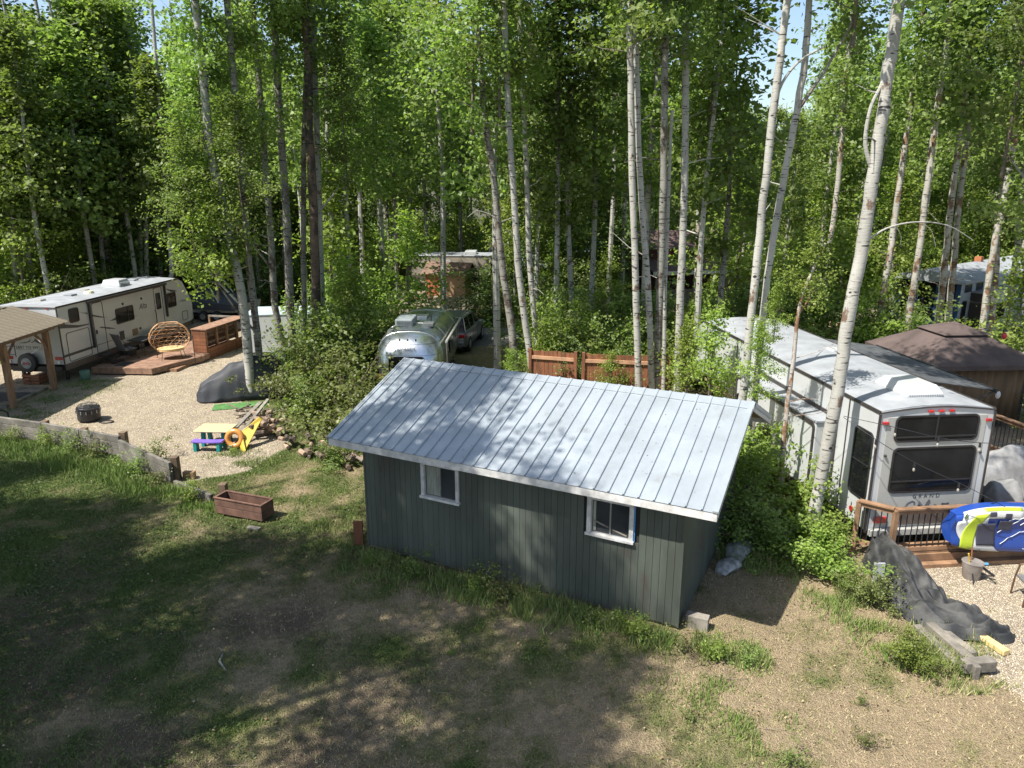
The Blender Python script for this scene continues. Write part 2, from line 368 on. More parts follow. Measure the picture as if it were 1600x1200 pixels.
def terrain():
    st=.16; X=np.arange(-34,36,st); Y=np.arange(1,60,st); nx,ny=len(X),len(Y)
    gx,gy=np.meshgrid(X,Y); x=gx.ravel(); y=gy.ravel()
    g,rd=masks(x,y); z=hz(x,y); lush=lushf(x,y)
    grav=1/(1+np.exp(g/.12)); road=1/(1+np.exp(rd/.10))
    forest=np.clip(np.maximum((y-31)/3,np.maximum((-x-7-(y-24)*.3)*0,(x-10.5)*.0)),0,1)
    fpoly=np.minimum(sdpoly(x,y,[(-7,21.5),(-1,19.5),(-5,34),(-10,34)]),sdpoly(x,y,[(0,24),(14,24),(14,40),(1,40)]))
    forest=np.maximum(forest,np.clip(-fpoly/1+.3,0,1)); forest=np.clip(forest,0,1)
    dry=sdpoly(x,y,[(-2.3,22),(2.4,22),(2.0,34.5),(-3.5,34.5)]); forest=np.where(dry<0,0,forest); lush=np.where(dry<0,.42,lush)
    verts=np.stack([x,y,z],1)
    idx=np.arange(nx*ny).reshape(ny,nx); q=np.stack([idx[:-1,:-1],idx[:-1,1:],idx[1:,1:],idx[1:,:-1]],-1).reshape(-1,4)
    soil=soil_shade(x,y)  # holds bare soil and painted shade together
    cg=g[q].mean(1); cr=rd[q].mean(1); cx=x[q].mean(1); cy=y[q].mean(1); cf=forest[q].mean(1)
    lab=np.where(cr<0,'road','') 
    kind=np.zeros(len(q),int)
    kind[:]=np.where(cf>.5,5,0)
    kind=np.where(cg<0,np.where(cx>5,np.where(cy<32,2,4),np.where(cy<40,1,4)),kind); kind=np.where((cg<0)&(cx<-10.8)&(cy>=36),1,kind); kind=np.where(cr<0,3,kind)
    names=['lawn','gravel_yard','gravel_patio','access_road','gravel_drive','forest_floor']
    for k,nm in enumerate(names):
        qq=q[kind==k]
        if not len(qq): continue
        u,inv=np.unique(qq,return_inverse=True); inv=inv.reshape(-1,4)
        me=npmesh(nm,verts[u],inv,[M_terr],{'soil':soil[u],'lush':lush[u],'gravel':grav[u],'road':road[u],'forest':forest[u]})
        me.polygons.foreach_set('use_smooth',[True]*len(me.polygons))
        o=bpy.data.objects.new(nm,me); COL.objects.link(o); o['kind']='structure'
    gm=mk('far_ground',(.06,.055,.028),.95,var=.4,scale=.5,bmp=.3,bscale=2)
    o=MB().add([(-900,-300,-.12),(900,-300,-.12),(900,1500,-.12),(-900,1500,-.12)],[(0,1,2,3)]).build('ground',gm); o['kind']='structure'
terrain()
def rnd_in(n,x0,x1,y0,y1): return np.random.uniform(x0,x1,n),np.random.uniform(y0,y1,n)
SHED=[(2.875,11.267),(-3.07,14.29),(-.89,18.56),(5.05,15.53)]
# ---- grass
def blades(name,x,y,h,wd,lean,m,tint,label=None):
    n=len(x); z=hz(x,y); a=np.random.uniform(0,2*PI,n); b=np.random.uniform(0,2*PI,n)
    dx,dy=np.cos(a)*wd,np.sin(a)*wd; lx,ly=np.cos(b)*lean*h,np.sin(b)*lean*h
    v=np.empty((n,3,3)); v[:,0]=np.stack([x-dx,y-dy,z-.01],1); v[:,1]=np.stack([x+dx,y+dy,z-.01],1); v[:,2]=np.stack([x+lx,y+ly,z+h],1)
    me=npmesh(name,v.reshape(-1,3),np.arange(n*3).reshape(n,3),[m],{'tint':np.repeat(tint,3)},tris=True)
    o=bpy.data.objects.new(name,me); COL.objects.link(o); o['kind']='stuff'
    if label: tag(o,label,'grass')
    return o
def grassmat(name,a,bb,cc):
    m,nt,b=base(name); at=N(nt,'ShaderNodeAttribute',attribute_name='tint').outputs['Fac']
    c=mixc(nt,ramp(nt,at,0,.5),a,bb); c=mixc(nt,ramp(nt,at,.5,1),c,cc); nt.links.new(c,b.inputs['Base Color']); b.inputs['Roughness'].default_value=.7
    b.inputs['Specular IOR Level'].default_value=.2
    return m
M_grass=grassmat('grass_blade',(.37,.305,.185),(.19,.185,.07),(.07,.12,.026))
M_tall=grassmat('tall_grass_blade',(.42,.36,.20),(.17,.22,.06),(.10,.19,.035))
def keep_lawn(x,y,mg=.05):
    g,rd=masks(x,y); s=sdpoly(x,y,SHED); return (g>mg)&(rd>.1)&(s>0)
x,y=rnd_in(640000,-18.5,10.5,7,22)
dens=np.clip(1.5-(y-9)/16,0.35,1)
k=keep_lawn(x,y)&(np.abs(x)<.72*y+1.5)&(np.random.rand(len(x))<dens); x,y=x[k],y[k]
l=np.clip(lushf(x,y)+np.random.normal(0,.16,len(x)),0,1)
k=np.random.rand(len(x))<(.45+.55*l)*(1-.75*soil_shade(x,y)*(1-l)); x,y,l=x[k],y[k],l[k]
h=np.random.uniform(.02,.05,len(x))*(.7+.5*l)
blades('lawn_grass',x,y,h,np.random.uniform(.006,.012,len(x)),np.random.uniform(.2,2.2,len(x))*(1.3-.6*l),M_grass,l,'short lawn grass, green at left and straw dry towards the right')
# clover leaves in the green areas
def flatleaves(name,x,y,s,zr,m,tint,label,cat):
    n=len(x); z=hz(x,y)+np.random.uniform(zr[0],zr[1],n); a=np.random.uniform(0,2*PI,n)
    u=np.stack([np.cos(a),np.sin(a),np.random.normal(0,.35,n)],1)*s[:,None]; w_=np.stack([-np.sin(a),np.cos(a),np.random.normal(0,.35,n)],1)*s[:,None]*.8
    c=np.stack([x,y,z],1); v=np.stack([c-u,c-w_,c+u,c+w_],1).reshape(-1,3)
    me=npmesh(name,v,np.arange(n*4).reshape(n,4),[m],{'tint':np.repeat(tint,4)})
    o=bpy.data.objects.new(name,me); COL.objects.link(o); o['kind']='stuff'; tag(o,label,cat); return o
x,y=rnd_in(150000,-18,6,7,22); k=keep_lawn(x,y)&(np.abs(x)<.72*y+1.5); x,y=x[k],y[k]; l=lushf(x,y)
k=(np.random.rand(len(x))<(l-.35)*1.8)&(vn(x,y,3.,77)>.35); x,y=x[k],y[k]
flatleaves('clover_leaves',x,y,np.random.uniform(.010,.022,len(x)),(.02,.07),M_leafd,np.random.rand(len(x)),'low clover leaves growing through the lawn grass','clover')
x,y=rnd_in(4500,-13,10,7,20); k=keep_lawn(x,y); x,y=x[k],y[k]
M_litter=grassmat('leaf_litter',(.09,.055,.03),(.22,.15,.08),(.36,.29,.18))
flatleaves('leaf_litter',x,y,np.random.uniform(.008,.025,len(x)),(.02,.05),M_litter,np.random.rand(len(x)),'small dry fallen leaves scattered over the lawn','leaf litter')
# pebbles on the right patio and the left yard
def pebbles(name,n,xr,yr,s0,s1,label):
    x,y=rnd_in(n,*xr,*yr); g,rd=masks(x,y); k=(g<.12)&(np.abs(x)<.74*y+1); x,y=x[k],y[k]; n=len(x)
    s=np.random.uniform(s0,s1,n)[:,None]; a=np.random.uniform(0,2*PI,n)
    c=np.stack([x,y,hz(x,y)+s[:,0]*.3],1)
    d=[(1,0,0),(-.3,.8,0),(-.5,-.7,0),(0,0,.7)]; v=np.empty((n,4,3))
    for i,q in enumerate(d):
        v[:,i,0]=(q[0]*np.cos(a)-q[1]*np.sin(a)); v[:,i,1]=(q[0]*np.sin(a)+q[1]*np.cos(a)); v[:,i,2]=q[2]-.2
        v[:,i]=c+v[:,i]*s*np.random.uniform(.7,1.2,(n,1))
    b=np.arange(n)[:,None]*4; t=np.concatenate([b+np.array([0,1,3]),b+np.array([1,2,3]),b+np.array([2,0,3])],0)
    me=npmesh(name,v.reshape(-1,3),t,[M_pebble],{'tint':np.repeat(np.random.rand(n),4)},tris=True)
    o=bpy.data.objects.new(name,me); COL.objects.link(o); o['kind']='stuff'; tag(o,label,'gravel')
M_pebble=grassmat('pebble',(.22,.18,.13),(.44,.38,.28),(.60,.53,.42))
pebbles('pebbles',70000,(7,15),(7.5,15),.008,.016,'pale loose gravel of the patio beside the black tarp')
pebbles('pebbles',60000,(-20,-6),(16,36),.010,.022,'pale loose gravel of the yard before the deck and the travel trailer')
# tall grass strips
def strip(P0,P1,n,wd,h0,h1,lo=.2,hi=1):
    t=np.random.rand(n); o=np.random.normal(0,wd,n); d=np.array([P1[0]-P0[0],P1[1]-P0[1]]); L=np.hypot(*d); nn=np.array([-d[1],d[0]])/L
    x=P0[0]+d[0]*t+nn[0]*o; y=P0[1]+d[1]*t+nn[1]*o
    cl=vn(x,y,2.6,5); k=np.random.rand(n)<cl*2.2-.65; x,y=x[k],y[k]
    return x,y,STS*np.random.uniform(h0,h1,len(x))*(.5+cl[k]),np.random.uniform(lo,hi,len(x))
S=[strip((2.7,10.75),(-3.3,13.8),16000,.22,.12,.42),strip((3.0,10.9),(4.3,10.2),3000,.25,.08,.3),strip((2.4,10.4),(3.9,8.3),5000,.3,.06,.2,.3,1),
   strip((7.0,12.5),(7.3,9.6),9000,.35,.1,.4,.1,.8),strip((5.8,12.6),(6.7,10.3),5000,.35,.08,.3),strip((-16,21.2),(-8.6,17.1),16000,.3,.1,.4,.4,1),strip((-8.6,16.9),(-6.8,16.1),4000,.25,.1,.3,.5,1),
   strip((-6.5,18.5),(-8.4,20.2),4000,.35,.05,.18,.3,.9),strip((-4.5,15.6),(-3.3,14.2),2500,.4,.05,.2),strip((-16.5,23),(-16.,28),9000,.7,.04,.12,.4,1),strip((-2,23),(2,33),7000,1.5,.04,.14,.1,.6),strip((6.5,16.2),(4.3,13.5),6000,.8,.1,.45,.2,1)]
x,y,h,t=[np.concatenate([s[i] for s in S]) for i in range(4)]
k=sdpoly(x,y,SHED)>.03; x,y,h,t=x[k],y[k],h[k],t[k]
blades('tall_grass',x,y,h,np.random.uniform(.006,.012,len(x)),np.random.uniform(.1,.8,len(x)),M_tall,t,'tall unmown grass along the shed wall, timbers and patio edge')
# ---------------------------------------------------------------- foliage generators
def leafarr(C,s,up=.8,outc=None):
    n=len(C); nrm=np.random.normal(0,1,(n,3)); nrm[:,2]+=up*1.6
    if outc is not None:
        o=C-outc; o/=np.linalg.norm(o,axis=1,keepdims=True)+1e-6; nrm+=o*.6
    nrm/=np.linalg.norm(nrm,axis=1,keepdims=True)
    r=np.random.normal(0,1,(n,3)); a=np.cross(nrm,r); a/=np.linalg.norm(a,axis=1,keepdims=True)+1e-9; b=np.cross(nrm,a)
    s=s[:,None]; fold=nrm*s*.25
    return np.stack([C-a*s,C-b*s*.75+fold,C+a*s,C+b*s*.75+fold],1).reshape(-1,3)
def foliage(name,seed,H,Rr,nb,ncl,nl,ls,sig,shape='aspen',mat=None,rise=(.1,.8),limb=.03,axis=True):
    st=np.random.get_state(); np.random.seed(seed); rs=random.Random(seed)
    lv=[];lt=[]; mb=MB(); mb.mi=1
    if axis: mb.tube([(0,0,0),(rs.uniform(-.1,.1),rs.uniform(-.1,.1),H*.5),(rs.uniform(-.2,.2),rs.uniform(-.2,.2),H*.93)],[limb*1.6,limb,limb*.25],5)
    for i in range(nb):
        t=(i+rs.random())/nb
        if rs.random()<.14 and shape!='cone': continue
        if shape=='aspen': h=H*t*.93; prof=(.45+.55*math.sin(PI*min(1,t*1.25+.12))) * (1 if t<.6 else 1-.75*(t-.6)/.4)
        elif shape=='bush': h=H*.08+H*.35*t*rs.random(); prof=1
        else: h=H*t; prof=1-t*.9
        a=i*2.399+rs.uniform(-.5,.5); L=Rr*prof*rs.uniform(.4,1.25); el=rs.uniform(*rise)
        if shape=='bush': el=rs.uniform(.15,1.45); L=Rr*math.cos(el)+H*.8*math.sin(el); L*=rs.uniform(.35,1.12)
        d=np.array([math.cos(a)*math.cos(el),math.sin(a)*math.cos(el),math.sin(el)])
        p0=np.array([0,0,h]); p1=p0+d*L*.5; p2=p0+d*L+np.array([rs.uniform(-.15,.15)*L,rs.uniform(-.15,.15)*L,L*rs.uniform(-.12,.12)])
        mb.tube([tuple(p0),tuple(p1),tuple(p2)],[limb*.45,limb*.3,limb*.1],3,cap=False)
        btint=rs.uniform(-.22,.22)
        for k in range(ncl):
            q=(k+rs.random())/ncl; q=.28+.78*q
            c=p0+(p2-p0)*q+np.random.normal(0,.16*L**.5*(.4+q*.6),3)*.9
            sg_=sig*rs.uniform(.6,1.35); m=int(nl*rs.uniform(.35,1.5)); P=c+np.random.normal(0,1,(m,3))*np.array([sg_,sg_,sg_*.6])
            lv.append(leafarr(P,np.random.uniform(.7,1.15,m)*ls,outc=np.array([0,0,H*.4])))
            lt.append(np.clip(np.random.normal(.5+btint+rs.uniform(-.15,.15),.2,m),0,1))
    V=np.concatenate(lv); T=np.repeat(np.concatenate(lt),4); nq=len(V)//4
    tv=np.array(mb.v); n0=len(V); V=np.concatenate([V,tv]); T=np.concatenate([T,np.zeros(len(tv))])
    me=bpy.data.meshes.new(name)
    # limbs are quads or ngons: keep quads only, triangulated caps skipped
    tq=[f for f in mb.f if len(f)==4]
    Q=np.concatenate([np.arange(nq*4).reshape(nq,4),np.array(tq,dtype=int)+n0])
    mi=np.concatenate([np.zeros(nq,int),np.ones(len(tq),int)])
    me=npmesh(name,V,Q,[mat or M_leaf,M_twig],{'tint':T},mi)
    np.random.set_state(st); return me
CR=[foliage('crown',100+i,H,Rr,nb,6,nl,ls,sg) for i,(H,Rr,nb,nl,ls,sg) in enumerate([(9,2.7,42,30,.075,.27),(8,2.3,36,32,.072,.26),(10,2.9,46,32,.078,.30),(7,2.5,34,34,.072,.28)])]
CRF=[foliage('crown',200+i,H,Rr,nb,5,19,.125,.36,rise=(0,.7)) for i,(H,Rr,nb) in enumerate([(11,2.6,60),(13,2.8,68),(9,2.3,50),(12,3.0,64)])]
CRD=[foliage('crown',300+i,H,Rr,nb,5,18,.115,.33,mat=M_leafd) for i,(H,Rr,nb) in enumerate([(7,2.2,36),(9,2.6,44)])]
CRB=[foliage('crown',400+i,H,Rr,nb,5,26,.070,.24,mat=M_leafy,rise=(0,.6)) for i,(H,Rr,nb) in enumerate([(4,1.5,26),(5.5,1.8,32)])]
BUSH=[foliage('foliage',500+i,H,Rr,nb,6,22,.050,.13,'bush',m,axis=False,limb=.03) for i,(H,Rr,nb,m) in enumerate([(1.8,1.1,26,M_leafy),(2.0,1.2,30,M_leafb),(1.8,1.2,32,M_leafd),(1.6,1.0,22,M_leaf)])]
WEED=[foliage('foliage',600+i,.7,.35,14,3,16,.028,.07,'bush',m,axis=False,limb=.012) for i,m in enumerate([M_leafy,M_leaf,M_leafb])]
SPR=foliage('crown',700,11,2.0,90,6,26,.10,.22,'cone',M_spruce,rise=(-.3,.05),limb=.05)
print('foliage tris', sum(len(m.polygons)*2 for m in CR+CRF+CRD+CRB+BUSH+WEED+[SPR]))
def put(mesh,name,parent,loc,rz=0,s=1,sz=None):
    o=bpy.data.objects.new(name,mesh); COL.objects.link(o); o.parent=parent; o.location=loc; o.rotation_euler=(0,0,rz); o.scale=(s,s,sz or s); return o
def bush(mesh,label,x,y,s=1,sz=None,rz=None,name='bush',cat='bush',group=None):
    t=thing(name,label,cat,(x,y,0),random.uniform(0,6.28) if rz is None else rz,group); put(mesh,'foliage',t,(0,0,-.03),0,s,sz); return t
def smooth_path(P,k=4):
    out=[]
    for i in range(len(P)-1):
        p0=P[max(i-1,0)];p1=P[i];p2=P[i+1];p3=P[min(i+2,len(P)-1)]
        for j in range(k):
            t=j/k; out.append(.5*((2*p1)+(p2-p0)*t+(2*p0-5*p1+4*p2-p3)*t*t+(3*p1-p0-3*p2+p3)*t**3))
    out.append(P[-1]); return out
def tree(label,pts,Y,r0,r1,crowns,bark=None,base=None,stubs=3,group=None,topz=None,name='aspen_tree',forks=(),cat='tree'):
    """pts: photo pixels from base to top of the visible trunk, all at depth Y; crowns: (mesh, dx,dy,z,scale)"""
    P=[ay(a,b,Y) for a,b in pts]
    if P[0].z>0.05 or base:  # carry the trunk down to the ground
        d=(P[1]-P[0]); g=P[0]-d*(P[0].z/max(d.z,.1)); P=[Vector((g.x,Y,0))]+P
    P[0].z=-.05
    if topz and topz>P[-1].z+.5:
        d=(P[-1]-P[-2]).normalized(); P.append(P[-1]+Vector((d.x*.4,0,1))*(topz-P[-1].z))
    B=Vector((P[0].x,P[0].y,0)); L=[p-B for p in P]
    t=thing(name,label,cat,B,0,group)
    sp=smooth_path(L,4); n=len(sp); zt=sp[-1].z
    r0*=.88; r1*=.88
    rad=[(r1+(r0-r1)*(1-max(0,p.z)/zt)**.85)*(1+.35*math.exp(-max(0,p.z)/.25))*random.uniform(.95,1.05) for p in sp]
    for p in sp[1:]: p.y+=random.uniform(-.02,.02); p.x+=random.uniform(-.012,.012)
    mb=MB(); mb.tube(sp,rad,12)
    for i in range(stubs):
        k=random.randint(n//3,n-2); a=random.uniform(0,6.28); d=Vector((math.cos(a),math.sin(a),random.uniform(.0,.6))); l=random.uniform(.4,1.3)
        q=sp[k]; mb.tube([q,q+d*l*.5,q+d*l+Vector((0,0,random.uniform(-.3,.2)))],[rad[k]*.22,rad[k]*.13,.004],5)
    for F_ in forks:
        q=[ay(a,b,Y)-B for a,b in F_[0]]; q=smooth_path(q,4); m_=len(q); mb.tube(q,[F_[1]+(F_[2]-F_[1])*i/(m_-1) for i in range(m_)],8)
    mb.build('trunk',bark or M_bark,t,smooth=True)
    for me,dx,dy,z,s in crowns:
        px=0
        for i in range(n-1):
            if sp[i].z<=z<=sp[i+1].z: px=sp[i].x+(sp[i+1].x-sp[i].x)*(z-sp[i].z)/max(.01,sp[i+1].z-sp[i].z)
        if z>sp[-1].z: px=sp[-1].x
        put(me,'crown',t,(px+dx,dy,z),random.uniform(0,6.28),s)
        if abs(dx)+abs(dy)>.75:
            k=min(range(n),key=lambda i:abs(sp[i].z-(z-1.2))); a=sp[k]; b=Vector((px+dx,dy,z+.6)); lm=MB(); lm.tube([a,a.lerp(b,.5)+Vector((0,0,-.1)),b],[.05,.035,.02],6); lm.build('limb',bark or M_bark2,t)
    return t
def copyable(height,r,bark,crown,zc,s,lean=.4):
    """a forest tree kept at origin, first use moves it"""
    mb=MB(); pts=[Vector((0,0,-.1))]
    for i in range(1,8): pts.append(Vector((lean*math.sin(i*.8)*.5*i/7,lean*.4*math.cos(i*1.3)*i/7,height*i/7)))
    sp=smooth_path(pts,2); mb.tube(sp,[r*(1-.75*max(0,p.z)/height) for p in sp],7)
    for i in range(5):
        q=sp[random.randint(5,12)]; a=random.uniform(0,6.28); mb.tube([q,q+Vector((math.cos(a),math.sin(a),.3))*random.uniform(.5,1.4)],[r*.2,.01],4)
    tr=mb.build('trunk',bark,None,smooth=True); return tr.data,[(crown,zc,s)],tr
# ================================================================ SHED
def build_shed():
    T=thing('shed','dark grey-green wooden shed with pale ribbed metal roof and two white-trimmed windows','shed',(2.875,11.267,0),-.471)
    L,W,HW=6.65,4.79,2.40; SL=math.atan(.3856); oF,oS=.35,.58; ez=2.50; rz=ez+(oF+W/2)*.3856
    M_in=mk('dark_interior',(.02,.018,.016),.9)
    bx('floor_frame',M_greywood,T,-L+.03,-.03,.03,W-.03,.03,.16)
    wins=[(-5.24,-4.37,1.46,2.22),(-1.73,-.87,1.46,2.20)]
    # inner sheathing behind the boards
    s=MB(); e=.03
    for a,b in ((-L+e,wins[0][0]),(wins[0][1],wins[1][0]),(wins[1][1],-e)): s.box(a,b,e,e+.04,.16,HW)
    for q in wins: s.box(q[0],q[1],e,e+.04,.16,q[2]); s.box(q[0],q[1],e,e+.04,q[3],HW)
    s.box(-L+e,-e,W-e-.04,W-e,.16,HW); 
    gy=lambda y: HW+ .3856*min(y+.0,W-y)
    for x0,x1 in ((-L+e,-L+e+.04),(-e-.04,-e)):
        s.prism([(e+.04,.16),(W-e-.04,.16),(W-e-.04,HW),(W/2,gy(W/2)-.03),(e+.04,HW)],0,x0,x1)
    s.box(-L+.1,-.1,.1,W-.1,.17,.19)
    s.build('sheathing',M_in,T)
    # siding boards
    bw=L/52
    cache={}
    def board(w,z0,z1a,z1b):
        k=(round(w,3),round(z0,2),round(z1a,2),round(z1b,2))
        if k not in cache:
            m=MB(); m.prism([(.003,z0),(w-.003,z0),(w-.003,z1b),(.003,z1a)],1,0,.026); cache[k]=m.build('siding_board',M_shedwall,None); return cache[k],True
        o=cache[k]; c=bpy.data.objects.new('siding_board',o.data); COL.objects.link(c); return c,False
    def place(w,z0,za,zb,loc,rz=0):
        o,_=board(w,z0,za,zb); o.parent=T; o.location=loc; o.rotation_euler=(0,0,rz)
    for i in range(52):
        x0=-L+i*bw; x1=x0+bw; hit=None
        for q in wins:
            if x1>q[0]+.02 and x0<q[1]-.02: hit=q
        if hit: place(bw,.08,hit[2]+.02,hit[2]+.02,(x0,0,0)); place(bw,hit[3]-.02,HW,HW,(x0,0,0))
        else: place(bw,.08,HW,HW,(x0,0,0))
        place(bw,.08,HW,HW,(x0+bw,W,0),PI)
    nb=37; wb=W/nb
    for i in range(nb):
        y0=i*wb; za,zb=gy(y0)-.02,gy(y0+wb)-.02
        place(wb,.08,za,zb,(0,y0,0),PI/2)
        place(wb,.08,zb,za,(-L,y0+wb,0),-PI/2)
    for x,y in ((-.03,-.012),(-L-.012,-.012)):
        bx('corner_trim',M_shedwall,T,x,x+.042,y,y+.05,.06,HW,.004)
    # soffit, fascia
    bx('soffit',M_white,T,-L-oS+.02,oS-.02,-oF+.02,-.002,HW-.0,HW+.02)
    fm=mk('fascia_white',(.55,.54,.52),.6,var=.22,scale=6,bmp=.15)
    bx('fascia',fm,T,-L-oS,oS,-oF-.02,-oF+.015,ez-.155,ez-.012,.004)
    bx('fascia',fm,T,-L-oS,oS,W+oF-.015,W+oF+.02,ez-.155,ez-.012)
    c,s_=math.cos(SL),math.sin(SL)
    for x in (oS-.03,-L-oS):
        m=MB()
        m.prism([(-oF+.016,ez-.15),(W/2,rz-.15),(W+oF-.016,ez-.15),(W+oF-.016,ez-.012),(W/2,rz-.012),(-oF+.016,ez-.012)],0,x,x+.03); m.build('rake_board',fm,T)
    m=MB(); m.prism([(-oF+.03,ez-.05),(W/2,rz-.05),(W+oF-.03,ez-.05),(W+oF-.03,ez-.014),(W/2,rz-.014),(-oF+.03,ez-.014)],0,-L-oS+.03,oS-.03); m.build('roof_deck',M_post,T)
    for k in range(7): # rafter tails seen at the gable overhang
        y=.25+k*.35; z=ez+(y+oF)*.3856-.1
        bx('lookout',M_white,T,.03,oS-.035,y,y+.04,z-.05,z)
    # roof panels
    n=30; pw=(L+2*oS)/n; Ls=(oF+.03+W/2)/c
    pm=MB(); prof=[(0,0),(.008,.032),(.030,.032),(.040,0),(pw,0),(pw,-.004),(0,-.004)]
    pm.prism(prof,1,0,Ls)
    for yy in (.06,.62,1.2,1.78,2.36,2.78):
        pm.box(.046,.056,yy,yy+.01,0,.006)
        pm.box(pw-.02,pw-.01,yy,yy+.01,0,.006)
    P0=pm.build('roof_panel',M_roof,T); first=True
    for side in (0,1):
        for i in range(n):
            o=P0 if first else share(P0,'roof_panel',T); first=False
            if side==0: o.location=(-L-oS+i*pw,-oF-.03,ez-.0+random.uniform(-.001,.001)); o.rotation_euler=(SL,0,0)
            else: o.location=(-L-oS+(i+1)*pw,W+oF+.03,ez); o.rotation_euler=(SL,0,PI)
    m=MB(); zc=rz+.018
    m.prism([(W/2-.20,zc-.20*.3856+.008),(W/2,zc+.012),(W/2+.20,zc-.20*.3856+.008),(W/2+.20,zc-.20*.3856),(W/2,zc+.0),(W/2-.20,zc-.20*.3856)],0,-L-oS-.02,oS+.03)
    m.build('ridge_cap',M_roof,T)
    for x in (-L-oS-.015,oS-.075):
        m=MB()
        for sgn in (0,1):
            y0,y1=(-oF-.035,W/2-.14) if sgn==0 else (W+oF+.035,W/2+.14)
            z0=ez+.028; z1=ez+(abs(y1-(-oF if sgn==0 else W+oF)))*.3856+.03
            m.add([(x,y0,z0),(x+.09,y0,z0),(x+.09,y1,z1),(x,y1,z1),(x,y0,z0-.03),(x+.09,y0,z0-.03),(x+.09,y1,z1-.03),(x,y1,z1-.03)],[(0,1,2,3),(0,4,5,1),(1,5,6,2),(2,6,7,3),(3,7,4,0),(4,7,6,5)])
            ex=x+.09 if x>-1 else x-.004
            m.add([(ex,y0,z0),(ex,y1,z1),(ex,y1,z1-.09),(ex,y0,z0-.09),(ex+.004,y0,z0),(ex+.004,y1,z1),(ex+.004,y1,z1-.09),(ex+.004,y0,z0-.09)],[(0,1,2,3),(4,5,6,7),(0,4,5,1),(1,5,6,2),(2,6,7,3),(3,7,4,0)])
        m.build('rake_flashing',M_roof,T)
    # windows
    curt=mk('pale_curtain',(.25,.26,.22),.9,var=.3,scale=6,stretch=(6,1,.4))
    for wi,(x0,x1,z0,z1) in enumerate(wins):
        f=MB(); t=.075; y=-.028
        f.box(x0,x0+t,y,.03,z0+.05,z1-.0); f.box(x1-t,x1,y,.03,z0+.05,z1); f.box(x0+t,x1-t,y,.03,z1-t*.7,z1)
        fr=f.build('window_frame',fm,T,bevel=.003)
        bx('sill',fm,fr,x0-.02,x1+.02,y-.035,.03,z0-.0,z0+.048,.004)
        v=MB(); xm=(x0+x1)/2; a=.02
        v.box(x0+t,x0+t+a,.012,.05,z0+.05,z1-t*.7); v.box(x1-t-a,x1-t,.012,.05,z0+.05,z1-t*.7); v.box(x0+t+a,x1-t-a,.012,.05,z0+.05,z0+.05+a); v.box(x0+t+a,x1-t-a,.012,.05,z1-t*.7-a,z1-t*.7); v.box(xm-.014,xm+.014,.008,.05,z0+.05+a,z1-t*.7-a)
        v.build('sash',M_alu,fr)
        for k,(a0,a1) in enumerate(((x0+t+a,xm-.014),(xm+.014,x1-t-a))): bx('pane',M_glass2,fr,a0,a1,.03,.036,z0+.05+a,z1-t*.7-a)
        bx('curtain',curt,fr,x0+t+.03,xm-.02 if wi==0 else x0+t+.08,.028,.0295,z0+.08,z1-.09)
        if wi==1:
            bx('masking_tape',mk('blue_tape',(.05,.22,.50),.6),fr,x1+.003,x1+.026,-.008,-.001,z0+.02,z1-.02)
            MB().beam((x0+.1,.024,z0+.28),(xm-.03,.024,z0+.19),.003,.03).build('inner_brace',M_greywood,fr)
            MB().beam((xm+.03,.024,z0+.17),(x1-.13,.024,z0+.1),.003,.025).build('inner_brace',M_greywood,fr)
    return T
build_shed()
def wloc(th,P):
    c,s=math.cos(th.rotation_euler.z),math.sin(th.rotation_euler.z); dx,dy=P[0]-th.location.x,P[1]-th.location.y
    return Vector((dx*c+dy*s,-dx*s+dy*c,P[2]-th.location.z))
tag(MB().box(-.09,.30,-.09,.09,-.02,.24).build('timber_block',M_greywood,bevel=.01,loc=(3.14,11.42,0)),'weathered timber block end at the front right corner of the grey shed','timber').rotation_euler=(0,0,-.42)
tag(MB().box(-.10,.10,-.03,.03,0,.55).build('red_board',M_cedar,bevel=.005,loc=(-3.28,14.42,0)),'small red-brown board upright against the front left corner of the shed','board')
def sack(label,x,y,rz,s,col):
    m=MB(); 
    secs=[]
    for i in range(7):
        t=i/6; w_=.28*(1-.35*abs(2*t-1)**3); h=.13*(1-.75*abs(2*t-1)**4)
        secs.append([(-.42+.84*t,w_*math.cos(a),h*(1+math.sin(a))+.02*math.sin(5*t+a*2)) for a in [2*PI*k/10 for k in range(10)]])
    o=m.loft(secs).build('sack',mk('sack_'+col,(.29,.29,.28) if col=='w' else (.22,.23,.22),.5,var=.5,scale=5),smooth=True,loc=(x,y,0)); o.rotation_euler=(0,0,rz); o.scale=(s,s,s*1.3)
    return tag(o,label,'sack')
sack('white printed sack lying nearer the camera beside the right wall of the shed',4.35,13.35,.7,.7,'w'); sack('pale sack lying farther back against the right wall of the shed',4.75,14.0,1.0,.9,'b')
